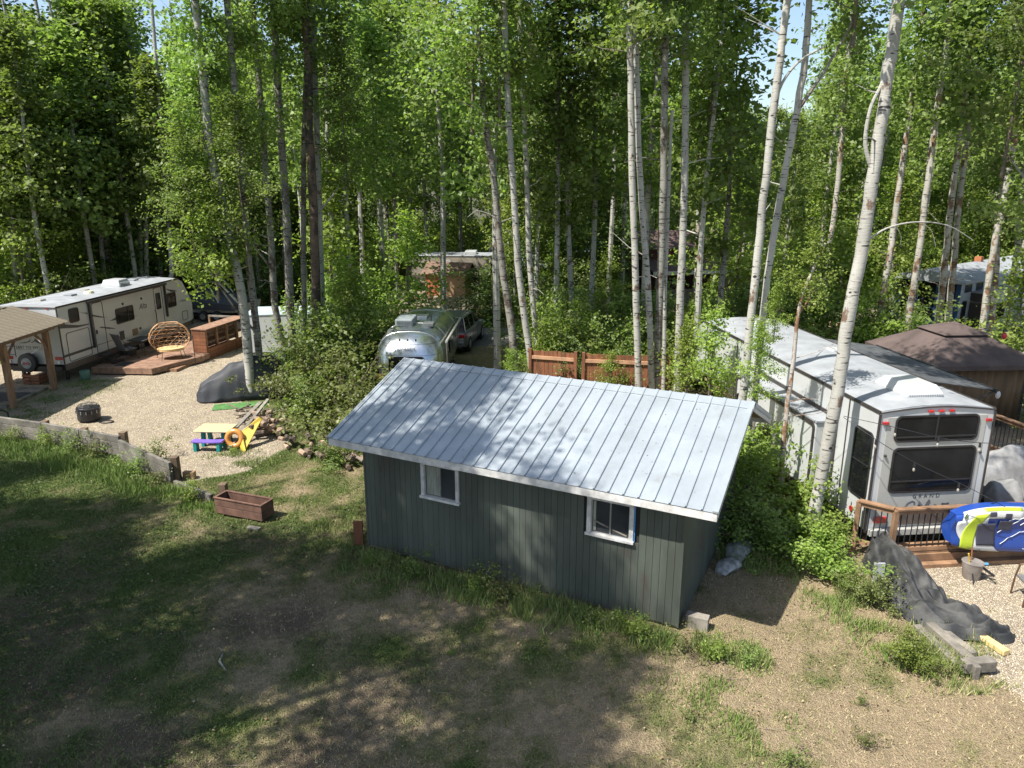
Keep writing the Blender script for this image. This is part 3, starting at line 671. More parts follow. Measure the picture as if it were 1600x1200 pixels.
# ================================================================ LEFT TRAVEL TRAILER
def wheel(parent,x,y,z,r,w,name='wheel',rim=M_alu,ax='y'):
    d=Vector((0,w/2,0)) if ax=='y' else Vector((w/2,0,0)); c=Vector((x,y,z))
    o=MB().tube([c-d,c-d*.8,c+d*.8,c+d],[r*.9,r,r,r*.9],20).build(name,M_rubber,parent,smooth=True)
    MB().tube([c-d*1.03,c+d*1.03],[r*.55,r*.55],14).build('rim',rim,o); return o
def trailer_left():
    T=thing('travel_trailer','long white travel trailer with black trim and mountain graphics parked behind the wooden deck','travel trailer',(-17.15,27.6,0),math.atan2(8.3,.85))
    Lb,W,H=9.7,2.44,2.93
    # body shell with slightly crowned roof: sections along x
    def ring(x,z0,z1,cr=.07):
        return [(x,0,z0),(x,W,z0)]+[(x,W-W*k/6,z1+cr*math.sin(PI*k/6)) for k in range(7)]
    MB().loft([ring(0,.72,H),ring(8.5,.72,H),ring(8.9,.72,H-.18,.05),ring(9.35,.74,2.1,.03),ring(9.62,.8,1.55,.01),ring(9.5,.8,.95,0)]).build('body',M_rvwhite,T,smooth=True)
    MB().loft([[(x,.03,H+.01),(x,W-.03,H+.01)]+[(x,W-.03-(W-.06)*k/6,H+.02+.075*math.sin(PI*k/6)) for k in range(7)] for x in (.05,8.45)]).build('roof_membrane',M_rvroof,T,smooth=True)
    bx('lower_skirt',M_skirt,T,.02,9.3,-.004,.03,.48,.71); bx('lower_skirt',M_skirt,T,.02,9.3,W-.03,W+.004,.48,.71); bx('chassis',M_black,T,-.02,10,.25,W-.25,.42,.66)
    for (y0,y1) in ((-.02,.015),(W-.015,W+.02)):
        bx('roof_rail',M_trim,T,-.01,8.55,y0,y1,H-.035,H+.03)
        bx('corner_trim',M_trim,T,-.025,.02,y0,y1,.5,H-.036)
    bx('rear_top_trim',M_trim,T,-.025,.0,.02,W-.02,H-.03,H+.0)
    bx('bumper',M_black,T,-.16,-.02,.05,W-.05,.50,.66)
    # side graphics and openings, plane y=0 outwards -y
    bx('awning_tube',M_trim,T,1.7,7.4,-.11,-.025,H-.14,H-.04)
    bx('awning_arm',M_trim,T,1.76,1.84,-.09,-.004,1.0,H-.15); bx('awning_arm',M_trim,T,7.22,7.30,-.09,-.004,1.3,H-.15)
    window('window',T,.62,1.2,2.2,2.76,0,r=.1); window('window',T,3.45,4.72,1.62,2.28,0,mull=(4.3,),r=.08); window('window',T,7.45,8.2,1.66,2.36,0,r=.08,frame=M_trim,mull=(7.8,))
    def outline(name,x0,x1,z0,z1,r=.1,w_=.022,m=M_trim,par=T):
        po=rrect(x0,x1,z0,z1,r); pi=rrect(x0+w_,x1-w_,z0+w_,z1-w_,r-w_*.5); n=len(po); mb=MB()
        vs=[(q[0],0,q[1]) for q in po]+[(q[0],-.014,q[1]) for q in po]+[(q[0],-.014,q[1]) for q in pi]+[(q[0],0,q[1]) for q in pi]
        mb.add(vs,[(k*n+i,k*n+(i+1)%n,(k+1)*n+(i+1)%n,(k+1)*n+i) for i in range(n) for k in range(3)]); return mb.build(name,m,par)
    d1=outline('door',1.98,2.68,.66,2.76); bx('handle',M_black,d1,2.05,2.12,-.04,-.015,1.5,1.66)
    d2=outline('door',6.38,7.05,.72,2.76); window('door_window',d2,6.52,6.88,1.75,2.5,-.002,r=.04)
    MB().tube([(6.30,-.01,1.75),(6.28,-.09,1.7),(6.28,-.09,1.25),(6.30,-.01,1.2)],.014,6).build('grab_handle',M_black,d2)
    outline('baggage_door',.30,1.66,.75,1.88); outline('hatch',8.6,9.1,.85,1.3,.05); 
    bx('stripe',M_decal,T,0.02,1.75,-.0045,-.001,.98,1.08); bx('stripe',M_decal2,T,1.85,3.2,-.0045,-.001,1.02,1.07)
    bx('vent_cover',M_decal,T,3.55,3.86,-.012,0,.92,1.30); bx('access_panel',mk('brown_panel',(.22,.16,.10),.6),T,4.45,4.85,-.012,0,.93,1.22)
    for x,z in ((4.02,2.42),(5.4,2.44),(5.05,1.16)): MB().cyl((x,-.03,z),(x,0,z),.055,n=12).build('exterior_light',M_black,T)
    for P in ([(.02,2.12),(.02,2.3),(1.1,2.05),(1.72,2.0),(1.72,1.96),(1.0,1.97)],[(1.0,2.62),(1.4,2.5),(1.72,2.44),(1.72,2.38)],[(1.85,2.36),(2.6,2.12),(2.9,2.05),(2.5,2.1),(1.85,2.28)],
              [(2.35,1.75),(2.9,1.62),(3.3,1.50),(3.35,1.47),(2.9,1.55),(2.35,1.70)],
              [(3.0,1.86),(3.5,1.95),(3.85,1.83),(4.05,1.9),(4.35,1.78),(5.0,1.76),(4.4,1.72),(4.2,1.64),(4.0,1.76),(3.8,1.68),(3.5,1.82)],
              [(7.35,2.62),(7.9,2.48),(8.35,2.38),(8.35,2.34),(7.8,2.4)],[(8.3,1.78),(8.7,1.9),(9.3,1.78),(8.9,1.74),(8.6,1.8)]):
        decal('side_graphic',T,P,0,-1,M_decal if P[0][0]<8 else M_decal2)
    text('model_lettering','Alta',.36,M_decal,T,(5.15,-.004,1.98),(PI/2,0,0),shear=.35,sx=1.0)
    # rear face plane x=0 outward -x
    rw=MB()
    for P in ([(1.28,1.55),(1.12,1.62),(1.05,1.72),(.98,1.66),(.85,1.57),(.7,1.53),(.9,1.53),(1.0,1.56),(1.08,1.62),(1.16,1.56)],[(1.75,1.53),(1.35,1.60),(1.22,1.71),(1.30,1.58),(1.5,1.53)]):
        rw.prism(P,0,-.005,-.001)
    rw.build('mountain_graphic',M_decal,T)
    text('rear_lettering','EAST TO WEST',.16,M_decal,T,(-.004,1.92,1.31),(PI/2,0,-PI/2),space=1.05,sx=1.0)
    text('rear_small_lettering','.com',.09,M_decal2,T,(-.004,.78,1.18),(PI/2,0,-PI/2))
    bx('rear_stripe',M_decal2,T,-.0045,-.001,.45,1.95,1.27,1.285)
    sp=MB().tube([(-.26,1.38,.80),(-.24,1.38,.80),(-.08,1.38,.80),(-.02,1.38,.80)],[.30,.37,.37,.33],24).build('spare_wheel',M_blackpl,T,smooth=True)
    MB().tube([(-.262,1.38,.80),(-.268,1.38,.80)],[.21,.20],20).build('cover_emblem',M_decal2,sp)
    m=MB(); m.tube([(-.271,1.38+.13*math.cos(t)-.02*math.sin(3*t),.80+.07*math.sin(t*2)*.6) for t in [2*PI*k/24 for k in range(25)]],.014,5); m.build('emblem_swirl',M_red,sp)
    for y in (.2,2.24): bx('tail_light',M_red,T,-.03,0,y-.14,y+.14,.90,1.02); MB().cyl((-.04,y,.80),(0,y,.80),.06,n=10).build('reverse_light',M_alu,T)
    bx('rear_camera_bracket',M_trim,T,-.07,0,1.18,1.34,2.66,2.78)
    for y in (.35,1.2,2.05): bx('marker_light',M_red,T,-.02,0,y-.05,y+.05,2.86,2.89)
    for y in (1.85,2.2): MB().tube([(-.01,y,2.9),(-.14,y,2.85),(-.14,y,1.0)],.015,5).build('ladder_rail',M_black,T)
    for k in range(6): MB().cyl((-.14,1.85,1.1+k*.32),(-.14,2.2,1.1+k*.32),.013,n=5).build('ladder_rung',M_black,T)
    # roof kit
    ac=MB(); ac.loft([[(4.95,.62,z),(5.85,.70,z),(5.85,1.42,z),(4.95,1.50,z)] if z<3.1 else [(5.02,.70,z),(5.75,.76,z),(5.75,1.36,z),(5.02,1.42,z)] for z in (2.98,3.08,3.30)])
    a=ac.build('air_conditioner',M_rvwhite,T,bevel=.03)
    for k in range(8): bx('louvre',M_decal2,a,5.05+k*.08,5.08+k*.08,.615,.66,3.05,3.2)
    for x,y,s in ((.9,1.3,.3),(2.3,1.05,.36),(3.6,1.35,.3),(7.0,1.3,.36),(8.05,1.3,.25)): 
        bx('roof_vent',M_decal2 if s>.31 else M_rvgrey,T,x-s/2,x+s/2,y-s/2,y+s/2,2.98,3.09,.02)
    MB().cyl((3.1,.8,2.97),(3.1,.8,3.1),.22,.16,12).build('antenna_dome',mk('cream_plastic',(.62,.58,.42),.5),T)
    for x in (5.0,5.95):
        for y in (.12,W-.12): wheel(T,x,y,.36,.36,.22)
    for y in (.3,W-.3): bx('stabiliser_jack',M_black,T,.4,.5,y-.05,y+.05,0,.45); bx('stabiliser_jack',M_black,T,8.9,9.0,y-.05,y+.05,0,.45)
    MB().beam((9.3,.5,.55),(10.8,W/2,.55),.1,.1).build('tongue',M_black,T); MB().beam((9.3,W-.5,.55),(10.8,W/2,.55),.1,.1).build('tongue',M_black,T); MB().cyl((10.7,W/2,0),(10.7,W/2,1.1),.04).build('tongue_jack',M_black,T)
    # entry steps
    for k in range(3): bx('step',M_black,T,1.85,2.55,-.34-.22*k,-.12-.22*k,.62-.14*k,.66-.14*k); 
    return T
TL=trailer_left()
def lw(x,y,z=0): # trailer-left local to world
    a=math.atan2(8.3,.85); return Vector((-17.15+x*math.cos(a)-y*math.sin(a),27.6+x*math.sin(a)+y*math.cos(a),z))
RZ=math.atan2(8.3,.85)
def lthing(name,label,cat,x,y,z=0,rz=0,group=None): return thing(name,label,cat,lw(x,y,z),RZ+rz,group)
# ---- deck
D=lthing('wooden_deck','low brown wooden deck with a chamfered corner beside the white travel trailer','deck',0,0)
outl=[(1.25,-.15),(1.35,-2.65),(3.6,-3.55),(6.9,-3.5),(6.9,-.15)]
def xr(y): # x start for given y
    if y>-2.65: return 1.25+(-.15-y)/2.5*.1
    return 1.35+(-2.65-y)/.9*2.25
yb=-.15
while yb>-3.5:
    x0=max(xr(yb),xr(yb-.14)); x0b=xr(yb); x1b=xr(yb-.14)
    MB().add([(x0b,yb,.26),(6.9,yb,.26),(6.9,yb-.135,.26),(x1b,yb-.135,.26),(x0b,yb,.30),(6.9,yb,.30),(6.9,yb-.135,.30),(x1b,yb-.135,.30)],[(0,3,2,1),(4,5,6,7),(0,1,5,4),(1,2,6,5),(2,3,7,6),(3,0,4,7)]).build('deck_board',M_deck,D)
    yb-=.14
for a,b in zip(outl,outl[1:]+outl[:1]):
    a2,b2=Vector((*a,.18)),Vector((*b,.18)); MB().beam(a2,b2,.04,.235).build('fascia_board',M_deck,D)
bx('joist_frame',M_post,D,2.0,6.8,-3.3,-.3,.0,.12)
# ---- bar counter on the deck
B=lthing('bar_counter','open-backed wooden bar counter with plank top standing on the deck edge','bar counter',4.25,-3.2,.0,-.10)
for k in range(5): bx('top_plank',M_deck,B,-.1,3.3,-.38+.15*k,-.24+.15*k,1.31,1.35)
for x in (0,.8,1.6,2.4,3.2): bx('upright',M_deckR,B,x-.04,x+.04,-.33,-.25,.0,1.31)
for x in (0,1.6,3.2): bx('upright',M_deckR,B,x-.04,x+.04,.25,.33,.30,1.31)
bx('shelf',M_deck,B,.05,3.15,-.25,.25,.72,.75)
for k in range(3): bx('front_board',M_cedar,B,-.04,3.24,-.36,-.332,.02+.16*k,.17+.16*k)
for k in range(6): bx('inner_board',M_deck,B,-.04,3.24,.335,.36,.32+.16*k,.47+.16*k)
for k in range(6): bx('end_board',M_cedar,B,-.07,-.042,-.32,.33,.32+.16*k,.47+.16*k)
bx('end_beam',M_greywood,B,3.25,3.33,-.4,1.7,1.25,1.33); bx('end_post',M_deckR,B,3.25,3.33,1.62,1.7,.3,1.25)
Bn=lthing('bench','long low wooden bench with back rail on the deck beside the travel trailer','bench',4.9,-.55,.30)
for k in range(3): bx('seat_plank',M_deck,Bn,0,2.1,-.28+.14*k,-.15+.14*k,.36,.40)
for x in (.1,1.9): bx('leg',M_deck,Bn,x,x+.08,-.25,.1,0,.36)
bx('back_rail',M_deck,Bn,0,2.1,.14,.18,.40,.62)
# ---- rattan egg loveseat
W_=lthing('rattan_loveseat','open-weave rattan egg loveseat on thin black legs on the deck','lounge chair',3.1,-2.5,.30,-1.0)
M_rat=mk('rattan',(.45,.26,.13),.6,var=.25,scale=20)
def egg(u,v): # u across -1..1 round the back, v 0 (seat edge) .. 1 (top rim)
    ph=u*R(108); th=R(-52+112*v); c=math.cos(th)
    return Vector((.80*math.sin(ph)*c,.62*math.cos(ph)*c,.92+.66*math.sin(th)))
for k in range(9):
    v=k/8
    MB().tube([egg(-1+2*i/16,v) for i in range(17)],.020 if k in(0,8) else .009,4).build('rattan_hoop',M_rat,W_)
for k in range(2): MB().tube([egg(-1 if k==0 else 1,i/12) for i in range(13)],.022,5).build('frame_rim',M_rat,W_)
st=MB()
for k in range(-8,17):
    for sg in (1,-1):
        pts=[]
        for i in range(11):
            t=i/10; u=-1+2*k/9+sg*t*.9
            if abs(u)<=1: pts.append(egg(u,t))
        if len(pts)>1: st.tube(pts,.008,3,cap=False)
o=st.build('weave_strands',M_rat,W_); o['kind']='stuff'
MB().tube([(0,0,.34),(0,0,.36),(0,0,.46),(0,0,.48)],[.40,.46,.46,.40],14).build('cushion',mk('tan_cushion',(.55,.38,.18),.9,bmp=.2),W_,smooth=True).scale=(1.15,.9,1)
for x,y in ((-.55,.35),(.55,.35),(-.4,-.35),(.4,-.35)): MB().cyl((x,y,0),(x*.8,y*.8,.45),.012,n=5).build('leg',M_black,W_)
# ---- folding chair and table
Cc=lthing('patio_chair','grey mesh folding patio chair with high back near the trailer steps','chair',2.85,-.75,.30,-.4)
M_sling=mk('grey_sling',(.13,.13,.13),.8,var=.2,bmp=.2)
MB().beam((-.28,0,.42),(.25,0,.44),.5,.03).build('seat',M_sling,Cc); MB().beam((-.27,0,.44),(-.52,0,1.12),.5,.03,up=(1,0,0)).build('backrest',M_sling,Cc)
for y in (-.27,.27):
    MB().tube([(-.45,y,0),(.15,y,.66),(-.35,y,.66)],.014,5).build('leg',M_black,Cc); MB().tube([(.3,y,0),(-.1,y,.45),(-.54,y,1.15)],.014,5).build('leg',M_black,Cc)
Tt=lthing('patio_table','dark square folding table on thin legs on the deck','table',3.75,-.85,.30)
bx('tabletop',M_blackpl,Tt,-.5,.5,-.38,.38,.66,.69,.01)
for x in (-.44,.44):
    for y in (-.32,.32): MB().cyl((x*.85,y,.66),(x*1.05,y*1.05,0),.012,n=5).build('leg',M_black,Tt)
St=lthing('storage_bin','small dark storage bin under the patio table','bin',3.6,-.35,.30); bx('tub',M_blackpl,St,-.2,.2,-.15,.15,0,.34,.03); bx('lid',M_blackpl,St,-.22,.22,-.17,.17,.34,.38,.01)
def pole(label,x,y): 
    t=lthing('hook_pole',label,'pole',x,y); MB().tube([(0,0,0),(0,0,1.25),(0,.0,1.32)],.016,6).build('pole',M_black,t); MB().tube([(0,0,1.28),(.02,.25,1.3),(0,.5,1.24)],.010,5).build('arm',M_black,t)
pole('thin black pole with side arm standing at the deck edge by the rattan seat',3.05,-3.55); pole('thin black pole standing in front of the wooden bar counter',6.0,-3.95)
mt=lthing('door_mat','small black rubber mat on the deck at the trailer steps','mat',1.95,-1.1,.302); bx('mat',M_rubber,mt,-.35,.35,-.22,.22,0,.012)
# ---- pergola
PG=thing('patio_shelter','open timber patio shelter with beige standing-seam metal roof at the left edge','pergola',(-17.1,24.3,0),0)
M_tan=mk('beige_metal_roof',(.165,.14,.10),.5,metal=.1,var=.1)
for y in (-2.6,.0,2.35):
    for x in (0,-3.4): bx('post',M_post,PG,x-.09,x+.09,y-.09,y+.09,0,2.2,.008)
for x in (0,-3.4): bx('beam',M_post,PG,x-.06,x+.06,-3.1,2.85,2.2,2.42,.006)
for y in (-2.8,2.55): bx('cross_beam',M_post,PG,-3.34,-.06,y-.05,y+.05,2.2,2.38)
for y,s in ((.0,-1),(.0,1),(2.35,-1),(-2.6,1)): MB().tube([(0,y+s*.09,1.6),(0,y+s*.3,1.95),(0,y+s*.62,2.21)],.055,4).build('knee_brace',M_post,PG)
sl=math.atan(.27)
k=0; y=-3.2
pmesh=None
while y<2.95:
    for sd in (0,1):
        if pmesh is None:
            mm=MB(); mm.prism([(0,0),(.008,.03),(.022,.03),(.03,0),(.30,0),(.30,-.006),(0,-.006)],0,0,2.16); pmesh=mm.build('roof_panel',M_tan,PG); o=pmesh
        else: o=share(pmesh,'roof_panel',PG)
        if sd==0: o.location=(.42,y+.30,2.43); o.rotation_euler=(0,-sl*1.0,PI); o.rotation_euler=(0,-sl,PI)
        else: o.location=(-3.82,y,2.43); o.rotation_euler=(0,-sl,0)
    y+=.305
bx('ridge_cap',M_tan,PG,-1.78,-1.62,-3.2,2.92,2.985,3.02)
for x in (.40,-3.84): bx('eave_trim',mk('brown_trim',(.12,.075,.05),.6),PG,x,x+.03,-3.22,2.93,2.36,2.425)
# platform and mat under the shelter
pf=thing('timber_platform','grey timber platform on the ground under the patio shelter','platform',(-17.5,25.6,0),.0)
for k in range(10): bx('plank',M_greywood,pf,-2.6,.15,-1.3+.24*k,-1.07+.24*k,.0,.09)
tag(MB().box(-1.6,.35,-.55,.55,.0,.012).build('runner_mat',mk('dark_mat',(.05,.05,.06),.9),loc=(-17.85,25.35,.094)),'dark runner mat laid on the platform under the patio shelter','mat')
cr=thing('wooden_crate','open wooden crate stored under the rear end of the travel trailer','crate',lw(-.15,1.2,0),RZ)
for k in range(3): bx('slat',M_cedar,cr,-.2,.2,-.35,-.32,.02+.13*k,.12+.13*k); bx('slat',M_cedar,cr,-.2,.2,.32,.35,.02+.13*k,.12+.13*k); bx('slat',M_cedar,cr,-.23,-.205,-.35,.35,.02+.13*k,.12+.13*k)
tag(MB().tube([(0,0,0),(0,0,.05),(0,0,.3),(0,0,.36)],[.14,.17,.19,.17],12).build('green_bucket',mk('green_plastic',(.10,.20,.15),.5),smooth=True,loc=lw(.55,-.35)),'small green bucket on the ground at the rear corner of the travel trailer','bucket')
# ---- fire pit
FP=thing('fire_pit','black round steel fire pit with mesh dome on the gravel yard','fire pit',(-13.75,22.95,0),.1); FP.scale=(.82,.82,.85)
MB().tube([(0,0,.05),(0,0,.08),(0,0,.50),(0,0,.52)],[.34,.42,.42,.44],20).build('bowl',M_black,FP,smooth=True)
for k in range(14):
    a=2*PI*k/14; bx_=MB(); c,s=math.cos(a)*.425,math.sin(a)*.425; bx_.beam((c,s,.34),(c,s,.46),.02,.05,up=(c,s,0)).build('vent_slot',M_alu if k%2 else M_decal2,FP)
dm=MB()
for k in range(6):
    a=PI*k/6; dm.tube([(math.cos(a)*.41*math.cos(t),math.sin(a)*.41*math.cos(t),.52+.2*math.sin(t)) for t in [PI*i/10 for i in range(11)]],.008,4,cap=False)
for q in (.2,.6,1.0): dm.tube([(math.cos(t)*.41*math.cos(q),math.sin(t)*.41*math.cos(q),.52+.2*math.sin(q)) for t in [2*PI*i/16 for i in range(17)]],.006,4,cap=False)
dm.build('mesh_dome',M_black,FP)
for a in (.5,2.2,3.9,5.5): MB().beam((.33*math.cos(a),.33*math.sin(a),0),(.40*math.cos(a),.40*math.sin(a),.3),.05,.05).build('leg',M_black,FP)
tag(MB().tube([(math.cos(t)*.22,math.sin(t)*.13,.02) for t in [2*PI*i/18 for i in range(19)]],.02,6).build('poker_ring',M_black,loc=(-13.1,22.75,0)),'black metal ring lying on gravel beside the fire pit','ring')
def hoop(label,P,rz,r=.35): 
    o=MB().tube([(-.45*r/.35,0,0),(-.45*r/.35,0,.3),(-.3*r/.35,0,.42),(.3*r/.35,0,.42),(.45*r/.35,0,.3),(.45*r/.35,0,0)],.025,8).build('metal_hoop',M_black,smooth=True,loc=P); o.rotation_euler=(0,0,rz); tag(o,label,'hoop')
hoop('bent black metal hoop rising behind the pale timber wall below the fire pit',(-14.0,21.15,0),-.35); hoop('bent black metal hoop at the foot of the patio shelter post',(-16.6,22.6,0),.6,.3)
# ---- retaining wall
M_postd=mk('dark_post',(.12,.08,.05),.8,var=.35,orand=.2)
M_wallt=mk('old_wall_timber',(.13,.118,.10),.85,var=.45,scale=2,bmp=.5,bscale=14,orand=.2,stain=((.24,.225,.20),.55))
RW=thing('timber_wall','low weathered timber retaining wall stepping down between the lawn and the gravel yard','retaining wall',(0,0,0))
def seg(P0,P1,n,h,z0=0,m=None,th=.09):
    P0,P1=Vector((*P0,0)),Vector((*P1,0))
    for i in range(n):
        for j in range(max(1,round(h/.2))):
            a=P0.lerp(P1,i/n+.004); b=P0.lerp(P1,(i+1)/n-.004); z=z0+.2*j+.1
            MB().beam(a+Vector((0,0,z)),b+Vector((0,0,z)),th,.19).build('timber',m or M_wallt,RW,bevel=.01)
seg((-17.4,22.1),(-14.0,20.95),2,.6); seg((-14.0,20.95),(-11.05,19.72),2,.6); seg((-10.95,19.5),(-8.75,17.75),2,.6,-.02); seg((-8.6,17.55),(-7.3,16.65),1,.2,-.02)
for (x,y,h) in ((-14.0,21.1,.6),(-12.45,20.42,.6),(-11.05,19.92,.66),(-8.72,17.95,.66),(-7.05,16.75,.42)):
    bx('post',M_postd,RW,x-.09,x+.09,y-.09,y+.09,0,h,.008)
bx('block',M_deckR,RW,-8.6,-8.3,18.0,18.15,0,.2,.01)
bx('block',M_postd,RW,-10.0,-9.7,19.1,19.25,0,.22,.01)
# ---- planter
PL=thing('planter_box','empty reddish brown wooden planter box on the lawn by the end of the timber wall','planter',(-6.95,15.95,0),-.36); PL.scale=(.86,.86,.92)
for k in range(2):
    z0,z1=.03+.21*k,.225+.21*k
    bx('side_plank',M_brownwood,PL,0,1.55,0,.035,z0,z1,.004); bx('side_plank',M_brownwood,PL,0,1.55,.465,.50,z0,z1,.004)
    bx('end_plank',M_brownwood,PL,0,.035,.036,.464,z0,z1,.004); bx('end_plank',M_brownwood,PL,1.515,1.55,.036,.464,z0,z1,.004)
bx('rim',M_brownwood,PL,-.02,1.57,-.02,.045,.436,.46,.003); bx('rim',M_brownwood,PL,-.02,1.57,.455,.52,.436,.46,.003); bx('rim',M_brownwood,PL,-.02,.045,.046,.454,.436,.46); bx('rim',M_brownwood,PL,1.505,1.57,.046,.454,.436,.46)
bx('soil',mk('dry_soil',(.10,.07,.05),.95,var=.4,bmp=.5),PL,.036,1.514,.036,.464,.02,.10)
tag(MB().box(0,.3,0,.12,0,.04).build('plank_offcut',M_greywood,loc=(-5.95,15.15,0)),'short grey plank offcut in the grass beside the planter box','plank').rotation_euler=(0,0,-.3)
# debris on the shed roof
rs=random.Random(8); m=MB(); th_=-.471
for i in range(90):
    lx=rs.uniform(-7.1,.4); ly=rs.uniform(-.3,2.2); z=2.50+(ly+.35)*.3856+.008; a=rs.uniform(0,6.28); s_=rs.uniform(.012,.03)
    X=2.875+lx*math.cos(th_)-ly*math.sin(th_); Y=11.267+lx*math.sin(th_)+ly*math.cos(th_)
    m.add([(X+s_*math.cos(a),Y+s_*math.sin(a),z),(X-s_*.6*math.sin(a),Y+s_*.6*math.cos(a),z+.01),(X-s_*math.cos(a),Y-s_*math.sin(a),z+.002),(X+s_*.6*math.sin(a),Y-s_*.6*math.cos(a),z+.006)],[(0,1,2,3)])
o=m.build('roof_leaf_litter',M_litter); o['kind']='stuff'; tag(o,'dry leaves and bits scattered on the metal shed roof','leaf litter')
# ================================================================ YARD THINGS
def cover(name,label,cat,C,mat,seed,nf=9,fold=.05,n=18):
    """draped cloth: C = list of (x,y,halfwidth,height) stations along a centre line"""
    rs=np.random.RandomState(seed); P=[Vector((c[0],c[1],0)) for c in C]; secs=[]
    K=[]
    for i in range(len(C)-1):
        for j in range(5): t=j/5; K.append((P[i].lerp(P[i+1],t),C[i][2]+(C[i+1][2]-C[i][2])*t,C[i][3]+(C[i+1][3]-C[i][3])*t))
    K.append((P[-1],C[-1][2],C[-1][3]))
    B=K[0][0].copy(); out=[]
    for i,(p,hw,h) in enumerate(K):
        d=(K[min(i+1,len(K)-1)][0]-K[max(i-1,0)][0]).normalized(); s=Vector((-d.y,d.x,0)); row=[]
        for k in range(n+1):
            u=-1+2*k/n; zz=h*max(0,(1-abs(u)**2.6))
            w_=(noise.noise(Vector((i*.35,u*2.2,seed)))*fold*2.2+noise.noise(Vector((i*.12,u*6,seed+9)))*fold*1.8+noise.noise(Vector((i*.5+u*3,u*11,seed+5)))*fold*.7-abs(noise.noise(Vector((i*.22,u*4+i*.1,seed+7))))*fold*1.2)*(.35+.65*min(1,h/.4+.3))
            e=1+.12*noise.noise(Vector((i*.5,u,seed+3)))
            row.append(tuple(p-B+s*hw*u*e+Vector((0,0,max(.012,zz+w_+.015)))))
        out.append(row)
    m=MB(); nn=n+1; vs=[q for r in out for q in r]; fs=[(i*nn+k,i*nn+k+1,(i+1)*nn+k+1,(i+1)*nn+k) for i in range(len(out)-1) for k in range(n)]
    m.add(vs,fs); o=m.build(name,mat,smooth=True,loc=B)
    for md in ('SUBSURF',): q=o.modifiers.new('s',md); q.levels=1; q.render_levels=1
    q=o.modifiers.new('t','SOLIDIFY'); q.thickness=.008
    return tag(o,label,cat)
M_tarp=mk('black_tarp',(.026,.029,.032),.72,var=.45,scale=2.5,bmp=.5,bscale=9,col2=(.11,.108,.10),lo=.42,hi=.9)
M_tarp2=mk('charcoal_cover',(.022,.025,.031),.65,var=.3,scale=2,bmp=.15,bscale=10)
cover('covered_motorcycle','motorcycle under a charcoal fabric cover beside the white-barked tree clump','covered motorcycle',[(-11.15,25.15,.12,.25),(-10.95,25.2,.42,.62),(-10.4,25.4,.55,1.0),(-9.8,25.6,.55,1.35),(-9.1,25.8,.55,1.55),(-8.5,26.0,.5,1.4),(-8.2,26.1,.3,.8)],M_tarp2,4,fold=.05)
tag(MB().box(-.9,.9,-.35,.35,0,.012).build('turf_mat',mk('artificial_turf',(.06,.16,.04),.95,var=.3,bmp=.4),loc=(-9.4,24.55,.012)),'bright green turf mat in front of the covered motorcycle','mat').rotation_euler=(0,0,.25)
KT=thing('kids_picnic_table','childrens picnic table with cream top purple bench and teal legs','picnic table',(-8.75,20.75,0),-.05)
M_cream=mk('cream_plastic2',(.52,.44,.24),.5,var=.06); M_purple=mk('purple_plastic',(.16,.10,.42),.5,var=.1); M_teal=mk('teal_plastic',(.01,.22,.22),.5,var=.1)
bx('tabletop',M_cream,KT,-.52,.52,-.36,.36,.46,.51,.02); 
for k in (-1,0,1): bx('cup_recess',mk('cream_shade',(.5,.42,.22),.6),KT,k*.2-.05,k*.2+.05,-.03,.03,.5102,.513)
for x in (-.3,.3): MB().prism([(-.30,0),(-.16,0),(-.12,.46),(-.24,.46)],0,x-.05,x+.05).build('table_leg',M_teal,KT,bevel=.01); MB().prism([(.30,0),(.16,0),(.12,.46),(.24,.46)],0,x-.05,x+.05).build('table_leg',M_teal,KT,bevel=.01)
for s in (-1,):
    m=MB(); m.loft([[(x,s*.62-.13-.05*(x/.45)**2*-1,z) for z in (.27,.31)]+[(x,s*.62+.13+.05*(x/.45)**2,z) for z in (.31,.27)] for x in [-.45+.09*i for i in range(11)]]).build('bench_seat',M_purple,KT,bevel=.008)
    for x in (-.34,.34): MB().prism([(s*.62-.1,0),(s*.62+.1,0),(s*.62+.08,.27),(s*.62-.08,.27)],0,x-.05,x+.05).build('bench_leg',M_teal,KT,bevel=.01)
M_yel=mk('yellow_plastic',(.50,.36,.04),.45,var=.08,coat=.2)
YS=thing('yellow_board','yellow plastic snow sled leaning on the brush pile next to the picnic table','sled',(-7.75,20.3,0))
q=[ay(375,676,20.5),ay(403,653,20.9),ay(408,657,20.9),ay(383,706,20.1)]; q[3].z=.02
b_=YS.location; m=MB(); th=Vector((.02,.06,.02)); m.add([tuple(p-b_) for p in q]+[tuple(p-b_+th) for p in q],[(0,1,2,3),(4,5,6,7),(0,1,5,4),(1,2,6,5),(2,3,7,6),(3,0,4,7)]).build('sled_deck',M_yel,YS,bevel=.01)
q=[ay(375,676,20.45),ay(377,673,20.45),ay(384,704,20.05),ay(381,706,20.05)]; m=MB(); th=Vector((-.12,.10,.0)); m.add([tuple(p-b_) for p in q]+[tuple(p-b_+th) for p in q],[(0,1,2,3),(4,5,6,7),(0,1,5,4),(1,2,6,5),(2,3,7,6),(3,0,4,7)]).build('sled_side',M_yel,YS)
Cg=ay(366,679,20.35); m=MB(); ring=[]
tag(MB().tube([(.21*math.cos(t),.05*math.sin(t),.21*math.sin(t)) for t in [2*PI*i/24 for i in range(25)]],.085,10).build('swim_ring',mk('orange_vinyl',(.50,.22,.05),.35,var=.1,coat=.3),smooth=True,loc=(Cg.x,Cg.y,.30)),'orange and tan swim ring propped against the picnic table','swim ring')
